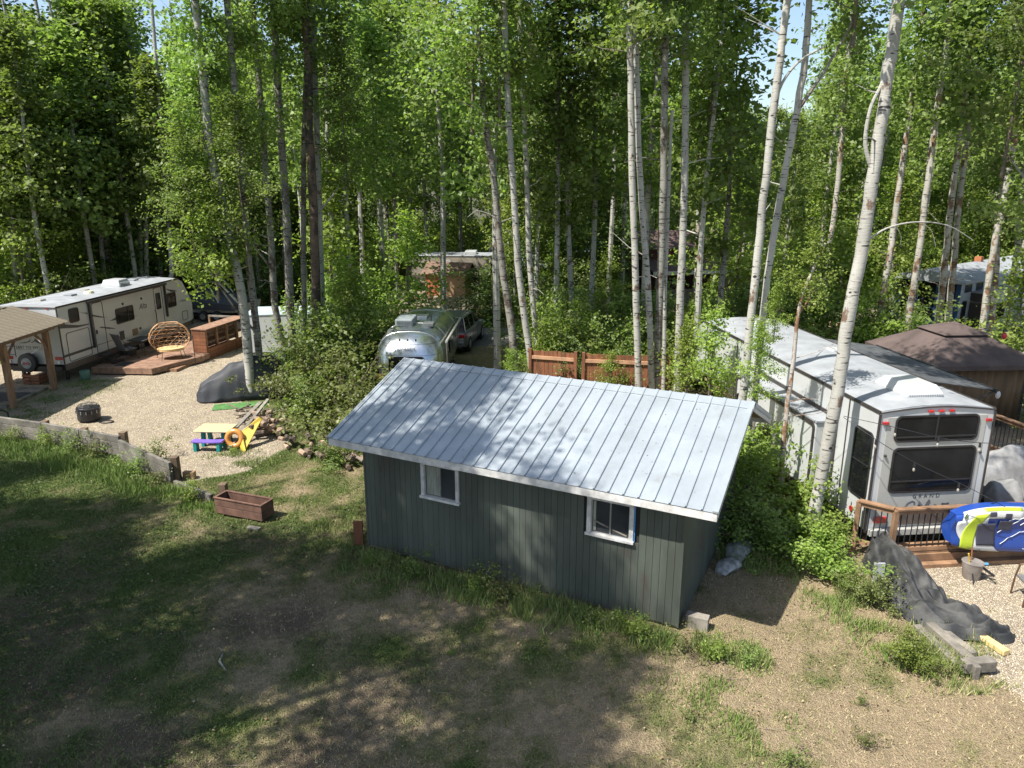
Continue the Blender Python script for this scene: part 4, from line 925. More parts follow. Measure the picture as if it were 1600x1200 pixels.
def lumber(label,A,Bp,w_,h): 
    A,Bp=Vector(A),Vector(Bp); tag(MB().beam(Vector((0,0,0)),Bp-A,w_,h).build('lumber_plank',M_greywood,bevel=.004,loc=A),label,'plank')
lumber('left of two long grey planks slanting up onto the brush pile behind the picnic table',(-8.5,20.3,.15),tuple(ay(408,628,22.6)),.14,.05)
lumber('right of two long grey planks slanting up onto the brush pile behind the sled',(-8.15,20.2,.1),tuple(ay(419,624,22.4)),.10,.06)
M_logs=mk('split_log',(.27,.19,.13),.85,var=.35,scale=5,orand=.3)
def pile(label,x0,y0,x1,y1,n,r0,r1,l0,l1,zmax,seed,name='brush_pile',m=None,ang=None,cat='log pile'):
    rs=random.Random(seed); T=thing(name,label,cat,(x0,y0,0))
    for i in range(n):
        t=rs.random(); px,py=(x1-x0)*t+rs.uniform(-.35,.35),(y1-y0)*t+rs.uniform(-.35,.35); r=rs.uniform(r0,r1); z=r+rs.random()**1.3*zmax
        a=rs.uniform(0,PI) if ang is None else ang+rs.uniform(-.35,.35); l=rs.uniform(l0,l1); d=Vector((math.cos(a),math.sin(a),rs.uniform(-.15,.3)))*l/2
        o=MB().tube([Vector((px,py,z))-d,Vector((px,py,z))+d],[r,r*.9],7).build('log',m or (M_twig if r<.05 else M_bark3 if rs.random()<.55 else M_logs),T)
    return T
pile('heap of split logs and branches under the olive bush behind the picnic table',-8.2,22.6,-7.2,21.0,30,.045,.10,.3,.7,.5,1)
pile('row of short firewood logs along the foot of the bushes left of the shed',-6.9,21.0,-4.3,19.0,46,.045,.09,.25,.4,.28,2,'firewood_pile',ang=-1.1)
pile('tangle of thin dead branches on the gravel edge beside the turf mat',-8.9,23.2,-8.0,22.8,26,.012,.035,.5,1.2,.35,3,m=M_twig,cat='brush pile')
# white cargo trailer behind clump
CT=thing('cargo_trailer','small white box trailer with blue-grey roof standing behind the clump of dark trunks','trailer',(-11.1,30.4,0),.12)
bx('body',M_rvwhite,CT,0,3.5,0,2.0,.45,2.1,.05); bx('roof',mk('trailer_roof',(.36,.42,.46),.5),CT,-.02,3.52,-.02,2.02,2.10,2.17,.02); bx('corner_rail',M_rvgrey,CT,-.02,.05,-.02,.05,.45,2.1); bx('corner_rail',M_rvgrey,CT,3.45,3.52,-.02,.05,.45,2.1)
for x in (1.3,2.1): wheel(CT,x,-.06,.33,.33,.2)
bx('door',M_rvgrey,CT,2.5,3.2,-.02,.0,.5,1.95); bx('lower_trim',M_trim,CT,0,3.5,-.015,.0,.45,.55)
tag(cover('heap','black covered heap of gear between the tree trunks and the box trailer','gear heap',[(-8.3,28.2,.3,.5),(-7.9,28.3,.5,1.0),(-7.3,28.5,.4,.7),(-7.0,28.6,.2,.2)],M_tarp2,14),'black covered heap of gear between the tree trunks and the box trailer','gear heap').name='covered_heap'
# boat behind the travel trailer
BT=thing('covered_boat','wakeboard boat under black cover with silver tower parked beyond the travel trailer','boat',(-18.4,41.6,0),-.12)
hull=[]
for x,w_,zt,zb in ((0,.15,1.15,.85),(.7,.7,1.1,.45),(2.,1.1,1.05,.3),(4.2,1.15,1.0,.3),(5.2,1.1,1.0,.35)):
    hull.append([(x-1.3,-w_,zt),(x-1.3,-w_*.8,zb+.2),(x-1.3,0,zb),(x-1.3,w_*.8,zb+.2),(x-1.3,w_,zt)])
MB().loft(hull).build('hull',mk('boat_hull',(.5,.5,.47),.25,var=.1,coat=.4),BT,smooth=True)
MB().loft([[(x-1.3,-w_*1.02,zt),(x-1.3,-w_*.5,zt+h),(x-1.3,w_*.5,zt+h),(x-1.3,w_*1.02,zt),(x-1.3,w_*1.0,zt-.35),(x-1.3,-w_*1.0,zt-.35)] for x,w_,zt,h in ((.1,.2,1.13,.02),(1.2,.9,1.1,.3),(2.4,1.13,1.07,.55),(4.2,1.16,1.02,.35),(5.15,1.1,1.02,.15))]).build('cover',mk('boat_cover',(.05,.055,.065),.8,bmp=.2),BT)
for y in (-1.05,1.05): MB().tube([(.9,y,1.0),(1.4,y*.9,2.0),(1.9,y*.85,2.05),(2.5,y,1.05)],.035,6).build('tower_tube',M_alu,BT)
MB().tube([(1.5,-.9,2.03),(1.5,.9,2.03)],.035,6).build('tower_bar',M_alu,BT)
for y in (-1.1,1.1):
    for k in range(2): MB().beam((1.3+.2*k,y,2.0),(1.5+.2*k,y*1.25,2.5),.05,.2).build('board_rack',M_alu,BT)
bx('trailer_frame',M_black,BT,-1.2,4,-.6,.6,.25,.35); wheel(BT,1.5,-1.0,.3,.3,.2); wheel(BT,2.3,-1.0,.3,.3,.2)
# ================================================================ SILVER TRAILER
def airstream():
    T=thing('silver_trailer','rounded polished aluminium travel trailer seen from behind above the shed roof','travel trailer',(-3.62,24.7,0),PI/2-.04)
    m_,nt,b=base('polished_aluminium'); v=coord(nt); 
    wv=N(nt,'ShaderNodeTexWave'); wv.bands_direction='Z'; wv.inputs['Scale'].default_value=.9; wv.inputs['Distortion'].default_value=.0; nt.links.new(v,wv.inputs['Vector'])
    c=mixc(nt,ramp(nt,noiz(nt,v,2.3,4),.35,.65),(.40,.44,.47),(.60,.64,.67)); c=mixc(nt,ramp(nt,wv.outputs[0],.03,.0),c,(.30,.33,.35)); nt.links.new(c,b.inputs['Base Color'])
    b.inputs['Metallic'].default_value=.95; b.inputs['Roughness'].default_value=.26; bump(nt,b,noiz(nt,coord(nt,(1,1,1)),2.2,2),.25,.05)
    Lt=6.6
    def sec(x,w_,zt,zb,e=2.7,n=28):
        zc=(zt+zb)/2; h=(zt-zb)/2; P=[]
        for k in range(n):
            t=2*PI*k/n; c,s=math.cos(t),math.sin(t); P.append((x,w_*math.copysign(abs(c)**(2/e),c),zc+h*math.copysign(abs(s)**(2/(e if s>0 else 5)),s)))
        return P
    st=[(0,.72,1.66,.62),(.06,.86,1.86,.56),(.18,.99,2.06,.52),(.4,1.08,2.27,.5),(.75,1.15,2.44,.48),(1.2,1.19,2.52,.48),(1.9,1.2,2.54,.48)]
    S_=[sec(*q) for q in st]+[sec(Lt/2,1.2,2.54,.48)]+[sec(Lt-q[0],*q[1:]) for q in reversed(st)]
    body=MB().loft(S_).build('body',m_,T,smooth=True)
    # seams following the end cap
    for f in (.38,.62):
        P=[]
        for q in st[1:]:
            e=2.7; c=f; P.append((q[0],0,0))
    for (i,e) in ((4,1.006),(6,1.004),(8,1.004)):
        if i<len(S_):
            zc=1.6; P=[(p[0],p[1]*e,zc+(p[2]-zc)*e) for p in S_[i]]; P=P[0:15]; MB().tube(P,.010,4).build('rivet_seam',M_alu,T)
    dk=mk('dark_vent_plastic',(.10,.11,.11),.5)
    a=bx('air_conditioner',mk('grey_ac',(.20,.23,.24),.55),T,1.35,2.4,-.02,.62,2.50,2.76,.05)
    for k in range(9): bx('louvre',dk,a,1.33,1.352,.03+.06*k,.06+.06*k,2.55,2.70)
    bx('roof_vent',dk,T,1.5,1.9,-.75,-.35,2.46,2.60,.03); bx('roof_hatch',M_alu,T,2.9,3.5,-.3,.3,2.52,2.60,.02)
    MB().cyl((.9,.68,2.3),(.9,.68,2.48),.16,.10,12).build('vent_dome',dk,T); MB().cyl((2.6,-.5,2.45),(2.6,-.5,2.75),.02).build('antenna',M_black,T)
    for y in (-.28,0,.28): MB().ball((.36,y,2.22),.05,.03,.05).build('clearance_light',M_black,T)
    text('rear_lettering','AIRSTREAM',.135,M_black,T,(.04,.47,1.93),(PI/2-.55,0,-PI/2),depth=.012,space=1.15)
    P=rrect(-.62,.62,1.15,1.72,.12); MB().prism(P,0,-.035,.12).build('rear_window',M_glass,T,bevel=.01)
    for s in (-1,1): bx('side_window',M_glass,T,2.2,3.2,s*1.235-.01,s*1.235+.01,1.35,1.9); wheel(T,3.0,s*1.12,.35,.35,.2); wheel(T,3.8,s*1.12,.35,.35,.2)
    bx('bumper',M_alu,T,-.12,.1,-.9,.9,.42,.55,.02)
    for y in (-.98,.98): MB().cyl((.1,y,1.0),(.02,y,1.0),.08).build('tail_light',M_red,T)
    # folded awning on the right side
    MB().tube([(.9,-1.27,2.05),(5.6,-1.27,2.05)],.05,8).build('awning_roll',M_rvgrey,T); MB().tube([(.9,-1.28,.7),(.9,-1.28,2.05)],.02,5).build('awning_arm',M_alu,T)
    bx('step_platform',M_alu,T,1.0,1.5,-1.3,-1.1,.4,.45)
airstream()
def car(label,col,loc,rz,suv=True,plate=True):
    T=thing('parked_car',label,'car',loc,rz); P=mk('car_paint_'+label[:9].replace(' ','_'),col,.3,metal=.5,var=.06,coat=.7)
    L,W,H=4.6,1.82,1.62 if suv else 1.45
    def ring(x,w_,z0,z1,r=.1): h=w_/2; return [(x,-h,z0+r),(x,-h+r*.6,z0),(x,h-r*.6,z0),(x,h,z0+r),(x,h,z1-r),(x,h-r,z1),(x,-h+r,z1),(x,-h,z1-r)]
    MB().loft([ring(0,1.6,.42,.80),ring(.08,1.76,.36,.95),ring(.35,W,.3,1.02),(ring(1.6,W,.26,1.03)),ring(3.3,W,.26,1.0),ring(4.1,1.78,.28,.88),ring(4.45,1.66,.34,.74),ring(4.6,1.5,.42,.66)]).build('body',P,T,smooth=True)
    def cab(x,w0,w1,z0,z1): return [(x[0],-w0/2,z0),(x[0],w0/2,z0),(x[1],w1/2,z1),(x[1],-w1/2,z1)]
    xr=(.22,.62) ; xf=(3.45,2.55)
    MB().loft([cab((.24,.60),1.62,1.30,.96,H-.06),cab((.9,.9),1.68,1.36,.96,H-.04),cab((2.3,2.3),1.68,1.36,.96,H-.04),cab((3.4,2.55),1.6,1.28,.96,H-.08)]).build('glasshouse',M_glass,T,smooth=False,bevel=.03)
    MB().loft([[(x,-w_/2,H-.075),(x,w_/2,H-.075),(x,w_/2-.08,H+.01*k),(x,-w_/2+.08,H+.01*k)] for x,w_,k in ((.50,1.32,-1),(.9,1.40,0),(2.2,1.40,0),(2.62,1.28,-2))]).build('roof',P,T,bevel=.02)
    for s in (-1,1):
        for x0,x1 in ((.30,.62),(1.35,1.40),(2.25,2.3)): MB().beam((x0,s*.835,.98),(x1 if x0<1 else x0+.02,s*.675,H-.07),.07,.03,up=(0,1,0)).build('pillar',P,T)
        MB().beam((3.38,s*.80,.97),(2.55,s*.65,H-.09),.05,.05).build('pillar',P,T)
        MB().cyl((.7,s*.5,H+.03),(2.3,s*.5,H+.03),.02,n=6).build('roof_rail',M_alu,T)
        for x in (.85,3.7): wheel(T,x,s*.82,.35,.35,.22)
        bx('headlight',M_alu,T,4.38,4.56,s*.62-.16,s*.62+.16,.60,.72,.03)
        MB().add([(-.005,s*.45,.78),(-.005,s*.80,.76),(.20,s*.90,.84),(.16,s*.88,.97),(.03,s*.78,.93),(.01,s*.45,.88)],[(0,1,2,3,4,5)]).build('tail_light',M_red,T)
        bx('tail_lamp_body',M_red,T,-.02,.2,s*.68-.19,s*.68+.19,.80,.93,.02)
        bx('door_mirror',P,T,2.85,3.05,s*.98-.1,s*.98+.1,.95,1.1,.03)
        bx('door_seam',M_black,T,1.5,1.52,s*.911-.004,s*.911+.004,.45,.98); bx('door_seam',M_black,T,2.5,2.52,s*.911-.004,s*.911+.004,.45,.98)
    bx('rear_bumper',P,T,-.07,.1,-.82,.82,.38,.60,.04); bx('bumper_trim',M_blackpl,T,-.08,.06,-.75,.75,.30,.40,.02)
    if plate: bx('number_plate',mk('plate_white',(.6,.6,.6),.5),T,-.03,-.02,-.2,.2,.66,.78)
    return T
car('silver grey hatchback car parked beyond the silver trailer facing away',(.22,.225,.235),(-2.95,32.4,0),PI/2-.16)
car('blue car parked in front of the blue-fronted park trailer',(.02,.09,.17),(18.6,32.6,0),PI+.55)
# ================================================================ CEDAR FENCE
FN=thing('cedar_fence_panel','left cedar privacy fence panel with a pale top rail just behind the shed','fence',(0,0,0))
FN2=thing('cedar_fence_panel','right longer cedar privacy fence panel behind the white tree trunks','fence',(0,0,0))
def fence(T,pA,pB,H=1.82,seed=1):
    rs=random.Random(seed); A=gp(*pA,H); Bq=gp(*pB,H); d=Vector((Bq.x-A.x,Bq.y-A.y,0)); L=d.length; d.normalize(); T.location=(A.x,A.y,0); T.rotation_euler=(0,0,math.atan2(d.y,d.x))
    for x in (0,L): bx('post',M_cedar,T,x-.055,x+.055,-.07,.04,0,H+.02,.005)
    n=int((L-.12)/.147); s=(L-.12)/n
    for i in range(n): 
        dz=rs.uniform(-.02,.02); bx('fence_board',M_cedar,T,.06+i*s+.006,.06+(i+1)*s-.006,.0+rs.uniform(-.004,.004),.022+rs.uniform(0,.004),.08,H-.04+dz)
    bx('top_rail',mk('pale_rail',(.42,.24,.14),.7,var=.2),T,.06,L-.06,-.055,-.006,H-.34,H-.22,.004); bx('bottom_rail',M_cedar,T,.06,L-.06,-.055,-.006,.3,.42,.004)
fence(FN,(829,545),(900,550)); fence(FN2,(912,551),(1045,556),seed=2)
# ================================================================ FAR THINGS
FS=thing('cedar_garden_shed','small cedar shed with orange-red door and shingled gable roof far down the drive','garden shed',(-5.9,50.2,0),-.30)
bx('walls',mk('cedar_pale',(.38,.24,.13),.7,stretch=(6,6,1)),FS,0,2.9,0,1.9,0,1.55)
m=MB(); m.prism([(0,1.55),(1.9,1.55),(.95,2.1)],0,0,2.9); m.build('gable',M_cedar,FS)
for s in (0,1): 
    y0,y1=(-.2,.95) if s==0 else (2.1,.95)
    MB().add([(-.2,y0,1.42),(3.1,y0,1.42),(3.1,y1,2.14),(-.2,y1,2.14),(-.2,y0,1.48),(3.1,y0,1.48),(3.1,y1,2.2),(-.2,y1,2.2)],[(0,3,2,1),(4,5,6,7),(0,1,5,4),(1,2,6,5),(2,3,7,6),(3,0,4,7)]).build('roof_slope',mk('brown_shingle',(.16,.10,.07),.85,var=.3,bmp=.4),FS)
bx('door',mk('red_cedar_door',(.36,.11,.045),.6,var=.2),FS,-.03,.0,.4,1.4,.05,1.5); bx('side_door',mk('red_cedar_door',(.42,.12,.04),.6),FS,.15,.95,-.03,0,.05,1.45)
tag(MB().box(-.9,.9,-.7,.7,0,.06).build('door_ramp',M_brownwood,loc=(-6.2,49.0,0)),'low reddish platform on the ground in front of the cedar garden shed','platform')
def simple_rv(label,o,rz,L,W,z0,z1,col=M_rvgrey,nm='travel_trailer',dark=1):
    T=thing(nm,label,'travel trailer',(o[0],o[1],0),rz)
    bx('body',col,T,0,L,0,W,z0,z1,.08); bx('roof',M_rvroof,T,-.03,L+.03,-.03,W+.03,z1-.02,z1+.06,.02)
    bx('skirt',M_trim,T,.1,L-.1,.1,W-.1,.3,z0); bx('stripe',M_skirt,T,0,L,-.006,0,z0+.25,z0+.6)
    for x in (.9,L*.45,L*.75): window('window',T,x,x+.8,z1-1.1,z1-.5,0,r=.06)
    bx('door',M_rvwhite,T,L*.3,L*.3+.6,-.02,0,z0,z1-.25); bx('corner_trim',M_trim,T,-.01,.05,-.012,0,z0,z1)
    bx('air_conditioner',M_rvwhite,T,L*.5,L*.5+.8,W*.3,W*.7,z1+.06,z1+.3,.04)
    for x in (L*.5,L*.62): wheel(T,x,.05,.33,.33,.2)
    return T
simple_rv('brown and beige travel trailer behind the small cedar garden shed',(-7.1,52.2),-.05,7.5,2.4,.55,2.45,mk('beige_rv',(.30,.27,.22),.4))
simple_rv('pale-roofed trailer half hidden by trees right of the cedar garden shed',(-1.6,55.5),.1,8,2.4,.6,2.9,mk('bluegrey_rv',(.34,.38,.42),.4))
CB=thing('red_cabin','dark red cabin with a white-edged porch roof behind the tall pale trunks','cabin',(8.2,47,0),.22)
M_dred=mk('dark_red_wall',(.10,.035,.03),.75,stretch=(1,1,8)); M_dshing=mk('dark_roofing',(.09,.055,.05),.85,var=.3,bmp=.3)
bx('wall',M_dred,CB,0,5.5,0,4.5,0,3.5); window('window',CB,2.2,3.2,2.2,3.1,0,r=.02,frame=M_white); bx('door',mk('cabin_door',(.35,.05,.03),.6),CB,1.2,1.9,-.03,0,1.6,3.2); bx('lattice',M_greywood,CB,.1,4.9,-2.1,-2.05,0,1.1)
for s,y0,y1 in ((0,-.4,2.25),(1,4.9,2.25)):
    MB().add([(-.4,y0,3.35),(5.9,y0,3.35),(5.9,y1,4.3),(-.4,y1,4.3),(-.4,y0,3.42),(5.9,y0,3.42),(5.9,y1,4.38),(-.4,y1,4.38)],[(0,3,2,1),(4,5,6,7),(0,1,5,4),(1,2,6,5),(2,3,7,6),(3,0,4,7)]).build('roof_slope',M_dshing,CB)
MB().add([(-.2,-2.3,2.1),(5.2,-2.3,2.1),(5.2,-.03,2.7),(-.2,-.03,2.7),(-.2,-2.3,2.2),(5.2,-2.3,2.2),(5.2,-.03,2.8),(-.2,-.03,2.8)],[(0,3,2,1),(4,5,6,7),(0,1,5,4),(1,2,6,5),(2,3,7,6),(3,0,4,7)]).build('porch_roof',M_dshing,CB)
bx('porch_fascia',M_white,CB,-.22,5.22,-2.36,-2.31,2.02,2.24); MB().beam((5.23,-2.3,2.13),(5.23,0,2.75),.04,.2).build('porch_rake',M_white,CB)
for x in (0,2.5,5): bx('porch_post',M_greywood,CB,x,x+.1,-2.2,-2.1,0,2.1)
HB=thing('grey_roof_cabin','small cabin with grey roof at the far left beyond the trees','cabin',(-37,46,0),.1)
bx('wall',M_dred,HB,0,6,0,4,0,2.4); MB().prism([(-.4,2.4),(4.4,2.4),(2,3.6)],0,-.3,6.3).build('roof',mk('grey_shingle',(.16,.15,.16),.85,var=.2),HB); bx('door',M_greywood,HB,2.5,3.3,-.03,0,0,2)
# ================================================================ FIFTH WHEEL
def grand():
    T=thing('fifth_wheel_trailer','large white fifth-wheel trailer with black rear windows and slide-out beside the shed','fifth wheel trailer',(7.30,13.98,0),.104)
    W,L,H=2.44,10.7,3.10; cr=.10
    def ring(y,z0,z1,c=cr,w0=0,w1=W): return [(w0,y,z0),(w1,y,z0)]+[(w1-(w1-w0)*k/6,y,z1+c*math.sin(PI*k/6)) for k in range(7)]
    MB().loft([ring(0,.55,H),ring(7.6,.55,H),ring(7.61,1.45,H),ring(9.9,1.45,H),ring(10.45,1.55,H-.25,.06,.05,W-.05),ring(10.7,1.7,H-.9,.03,.12,W-.12)]).build('body',M_rvwhite,T,smooth=True)
    MB().loft([[(.02,y,H+.005),(W-.02,y,H+.005)]+[(W-.02-(W-.04)*k/8,y,H+.02+(cr+.01)*math.sin(PI*k/8)) for k in range(9)] for y in (.04,9.9)]).build('roof_membrane',M_rvroof,T,smooth=True)
    for x0,x1 in ((-.018,.014),(W-.014,W+.018)):
        bx('roof_rail',M_trim,T,x0,x1,.0,9.9,H-.03,H+.035); bx('corner_trim',M_trim,T,x0-.004,x1+.004,-.02,.016,.5,H-.03)
    m=MB(); 
    m.tube([(W*k/10,-.012,H+cr*math.sin(PI*k/10)) for k in range(11)],.018,5); m.build('rear_cap_trim',M_trim,T)
    # rear wall fittings (plane y=0)
    bx('rear_panel',M_rvgrey,T,.16,W-.16,-.012,0,.62,3.0,.01)
    window('rear_upper_window',T,.33,2.12,2.47,3.03,-.012,r=.12,mull=(1.22,),hm=(2.58,))
    lwn=window('rear_lower_window',T,.36,2.16,1.37,2.36,-.012,r=.12,hm=(1.63,))
    for x in (1.05,1.27,1.49): bx('marker_light',M_red,T,x-.055,x+.055,-.045,-.005,3.085,3.135,.01)
    for x in (.12,2.32): bx('marker_light',M_red,T,x-.06,x+.06,-.05,-.005,2.86,2.92,.01)
    text('rear_lettering','GRAND',.125,M_decal,T,(.93,-.014,1.235),(PI/2,0,0),space=1.75,sx=.95)
    m=MB()
    for P in ([(.80,1.06),(.84,1.14),(.93,1.18),(1.0,1.15),(.98,1.11)],[(.80,1.06),(.78,1.0),(.84,.95),(.94,.97)],[(1.02,1.0),(1.08,1.08),(1.13,1.07),(1.05,1.0),(1.12,.98),(1.2,1.04)],[(1.2,1.0),(1.3,1.2),(1.33,1.17),(1.24,.98),(1.32,.98),(1.38,1.05)],[(1.38,1.0),(1.44,1.08),(1.5,1.06),(1.42,1.0),(1.5,.98),(1.58,1.06)],[(1.6,1.0),(1.6,1.1),(1.68,1.09),(1.75,1.11)]):
        m.tube([(a,-.016,b) for a,b in P],.008,4)
    m.build('script_lettering',M_decal,T)
    bx('rear_hatch',M_skirt,T,.62,1.92,-.03,-.013,.66,1.0); bx('bumper',M_rvgrey,T,.05,W-.05,-.12,-.02,.46,.60,.01)
    for x in (.28,2.16): bx('tail_light',M_red,T,x-.13,x+.13,-.05,-.012,.72,.86,.01)
    MB().cyl((.62,-.04,.95),(.62,-.012,.95),.04).build('cable_port',M_black,T); MB().ball((.2,-.03,2.2),.03).build('rear_button_light',M_black,T); MB().ball((2.25,-.03,2.2),.03).build('rear_button_light',M_black,T)
    # left side, plane x=0
    window('side_tall_window',T,.10,.78,1.14,2.62,0,r=.12,ax=0,hm=(1.9,))
    MB().cyl((-.03,.55,.80),(0,.55,.80),.06).build('side_light',M_red,T)
    for y in (1.08,): bx('side_trim',M_trim,T,-.012,0,y,y+.035,.55,H-.04)
    S=bx('slide_out',M_rvwhite,T,-.48,-.001,1.5,5.9,.72,2.42,.02); 
    bx('slide_roof',M_rvroof,S,-.50,-.002,1.47,5.93,2.42,2.47,.008); bx('slide_wiper',M_trim,S,-.03,-.002,1.44,1.50,.70,2.5); bx('slide_wiper',M_trim,S,-.03,-.002,5.90,5.96,.70,2.5); bx('slide_wiper',M_trim,S,-.03,-.002,1.44,5.96,2.47,2.56)
    po=rrect(1.52,5.88,.74,2.40,.14); pi=rrect(1.60,5.80,.82,2.32,.10); n=len(po)
    MB().add([(-.481,a,b) for a,b in po]+[(-.505,a,b) for a,b in po]+[(-.505,a,b) for a,b in pi]+[(-.481,a,b) for a,b in pi],[(k*n+i,k*n+(i+1)%n,(k+1)*n+(i+1)%n,(k+1)*n+i) for i in range(n) for k in range(3)]).build('slide_flange',M_trim,S)
    window('slide_window',S,3.6,4.15,1.05,1.5,-.482,r=.08,ax=0,hm=(1.2,1.35)); window('slide_window',S,5.2,5.75,1.25,1.9,-.482,r=.08,ax=0)
    for y in (6.3,7.1): bx('side_trim',M_trim,T,-.012,0,y,y+.03,.6,H-.04)
    window('side_window',T,8.8,9.35,1.9,2.7,0,r=.1,ax=0); window('side_window',T,6.45,7.0,1.5,2.2,0,r=.1,ax=0)
    bx('front_trim',M_trim,T,-.012,0,9.55,9.6,1.5,H-.04); bx('side_graphic',M_decal2,T,-.006,0,7.6,9.5,1.55,1.8); bx('side_graphic',mk('tan_stripe',(.35,.28,.18),.5),T,-.006,0,6.0,9.5,1.25,1.33)
    MB().tube([(-.02,8.0,1.9),(-.08,8.0,1.85),(-.08,8.0,1.2),(-.02,8.0,1.15)],.012,5).build('grab_handle',M_black,T)
    for y in (3.2,4.1): 
        wheel(T,.12,y,.38,.38,.24,ax='x'); wheel(T,W-.12,y,.38,.38,.24,ax='x')
    bx('chassis',M_black,T,.3,W-.3,.2,9.5,.40,.56)
    for y in (.4,7.2): bx('stabiliser_jack',M_black,T,.3,.4,y,y+.1,0,.42); bx('stabiliser_jack',M_black,T,W-.4,W-.3,y,y+.1,0,.42)
    # roof air conditioner
    a=MB(); a.loft([[(.92,.60,3.17),(1.72,.60,3.17),(1.72,1.75,3.17),(.92,1.75,3.17)],[(.90,.58,3.26),(1.74,.58,3.26),(1.74,1.77,3.26),(.90,1.77,3.26)],[(1.0,.72,3.44),(1.64,.72,3.44),(1.62,1.60,3.44),(1.02,1.60,3.44)]])
    A=a.build('air_conditioner',M_rvwhite,T,bevel=.025)
    for k in range(15): bx('louvre',M_decal2,A,.96+.05*k,.985+.05*k,.575,.60,3.18,3.27)
    a=MB(); a.loft([[(1.0,8.3,3.17),(1.5,8.3,3.17),(1.5,8.9,3.17),(1.0,8.9,3.17)],[(1.05,8.36,3.36),(1.45,8.36,3.36),(1.45,8.84,3.36),(1.05,8.84,3.36)]]); a.build('roof_vent',M_rvwhite,T,bevel=.02)
    a=MB(); a.cyl((1.9,9.3,3.1),(1.9,9.3,3.25),.03); a.build('antenna',M_rvwhite,T)
    bx('roof_vent',M_rvwhite,T,1.6,2.0,4.8,5.2,3.14,3.26,.03)
    MB().beam((.9,9.75,3.18),(1.6,9.75,3.18),.12,.03).build('roof_sealant',M_rvwhite,T)
    # awning on the right side
    aw=MB(); aw.add([(W+.04,2.9,2.98),(W+.04,7.9,2.98),(W+2.35,7.9,2.62),(W+2.35,2.9,2.62),(W+1.2,5.4,2.74),(W+.04,2.9,2.965),(W+.04,7.9,2.965),(W+2.35,7.9,2.605),(W+2.35,2.9,2.605),(W+1.2,5.4,2.725)],[(0,1,4),(1,2,4),(2,3,4),(3,0,4),(5,6,9),(6,7,9),(7,8,9),(8,5,9),(0,1,6,5),(1,2,7,6),(2,3,8,7),(3,0,5,8)])
    A=aw.build('awning',mk('awning_fabric',(.07,.075,.08),.8,var=.3),T); MB().cyl((W+2.38,2.85,2.60),(W+2.38,7.95,2.60),.05).build('awning_roller',M_black,A)
    for y in (2.9,7.9): MB().beam((W+.03,y,1.5),(W+2.36,y,2.58),.05,.04).build('awning_arm',M_black,A); MB().beam((W+.03,y,2.2),(W+1.3,y,2.1),.04,.04).build('awning_arm',M_black,A)
    MB().ball((W+2.42,2.86,2.50),.06,.05,.1).build('awning_end_cap',M_rvwhite,A)
    return T
GR=grand()
# ================================================================ RIGHT DECK AND RAILINGS
def railing(T,A,Bq,z,H,posts,n,name='baluster',m=M_deckR):
    A,Bq=Vector((*A,0)),Vector((*Bq,0)); up=lambda P,zz: P+Vector((0,0,zz))
    MB().beam(up(A,z+H),up(Bq,z+H),.13,.04).build('top_rail',m,T,bevel=.005); MB().beam(up(A,z+H-.07),up(Bq,z+H-.07),.04,.09).build('upper_rail',m,T)
    MB().beam(up(A,z+.09),up(Bq,z+.09),.04,.09).build('lower_rail',m,T)
    for t in posts:
        P=A.lerp(Bq,t); MB().beam(up(P,0),up(P,z+H-.02),.095,.095,up=tuple((Bq-A).normalized())).build('post',m,T,bevel=.004)
    b0=None
    for i in range(1,n):
        P=A.lerp(Bq,i/n)
        if b0 is None: b0=MB().cyl((0,0,z+.13),(0,0,z+H-.11),.011,n=6).build(name,M_black,T); o=b0
        else: o=share(b0,name,T)
        o.location=(P.x,P.y,0)
DK=thing('rear_deck','treated wood deck with black balusters at the rear of the fifth-wheel trailer','deck',(0,0,0))
for k in range(12):
    t=k*.145; a=Vector((7.72-.104*t,13.62+t*.995,0)); b=a+Vector((.995,.104,0))*6.6
    if k<3: MB().beam(a+Vector((0,0,.25)),b+Vector((0,0,.25)),.138,.03).build('deck_board',M_deckR,DK)
for k in range(3,44):
    t=k*.145; a=Vector((7.72-.104*t,13.62+t*.995,0))+Vector((.995,.104,0))*2.55; b=Vector((7.72-.104*t,13.62+t*.995,0))+Vector((.995,.104,0))*6.6
    MB().beam(a+Vector((0,0,.25)),b+Vector((0,0,.25)),.138,.03).build('deck_board',M_deckR,DK)
MB().beam((7.62,13.50,.14),(14.3,14.2,.14),.05,.2).build('rim_joist',M_deckR,DK); MB().beam((7.7,13.40,.04),(14.3,14.09,.04),.14,.09).build('ledger_timber',M_deckR,DK,bevel=.006)
railing(DK,(7.66,13.56),(14.2,14.25),.24,.98,(0,.33,.66,1),52)
railing(DK,(7.64,13.60),(7.12,14.0),.24,.98,(1,),6)
railing(DK,(13.3,19.9),(14.1,16.2),.24,1.05,(0,.5,1),30,m=M_post)
MB().beam((7.4,13.8,.25),(7.72,13.62,.25),.2,.03).build('deck_board',M_deckR,DK)
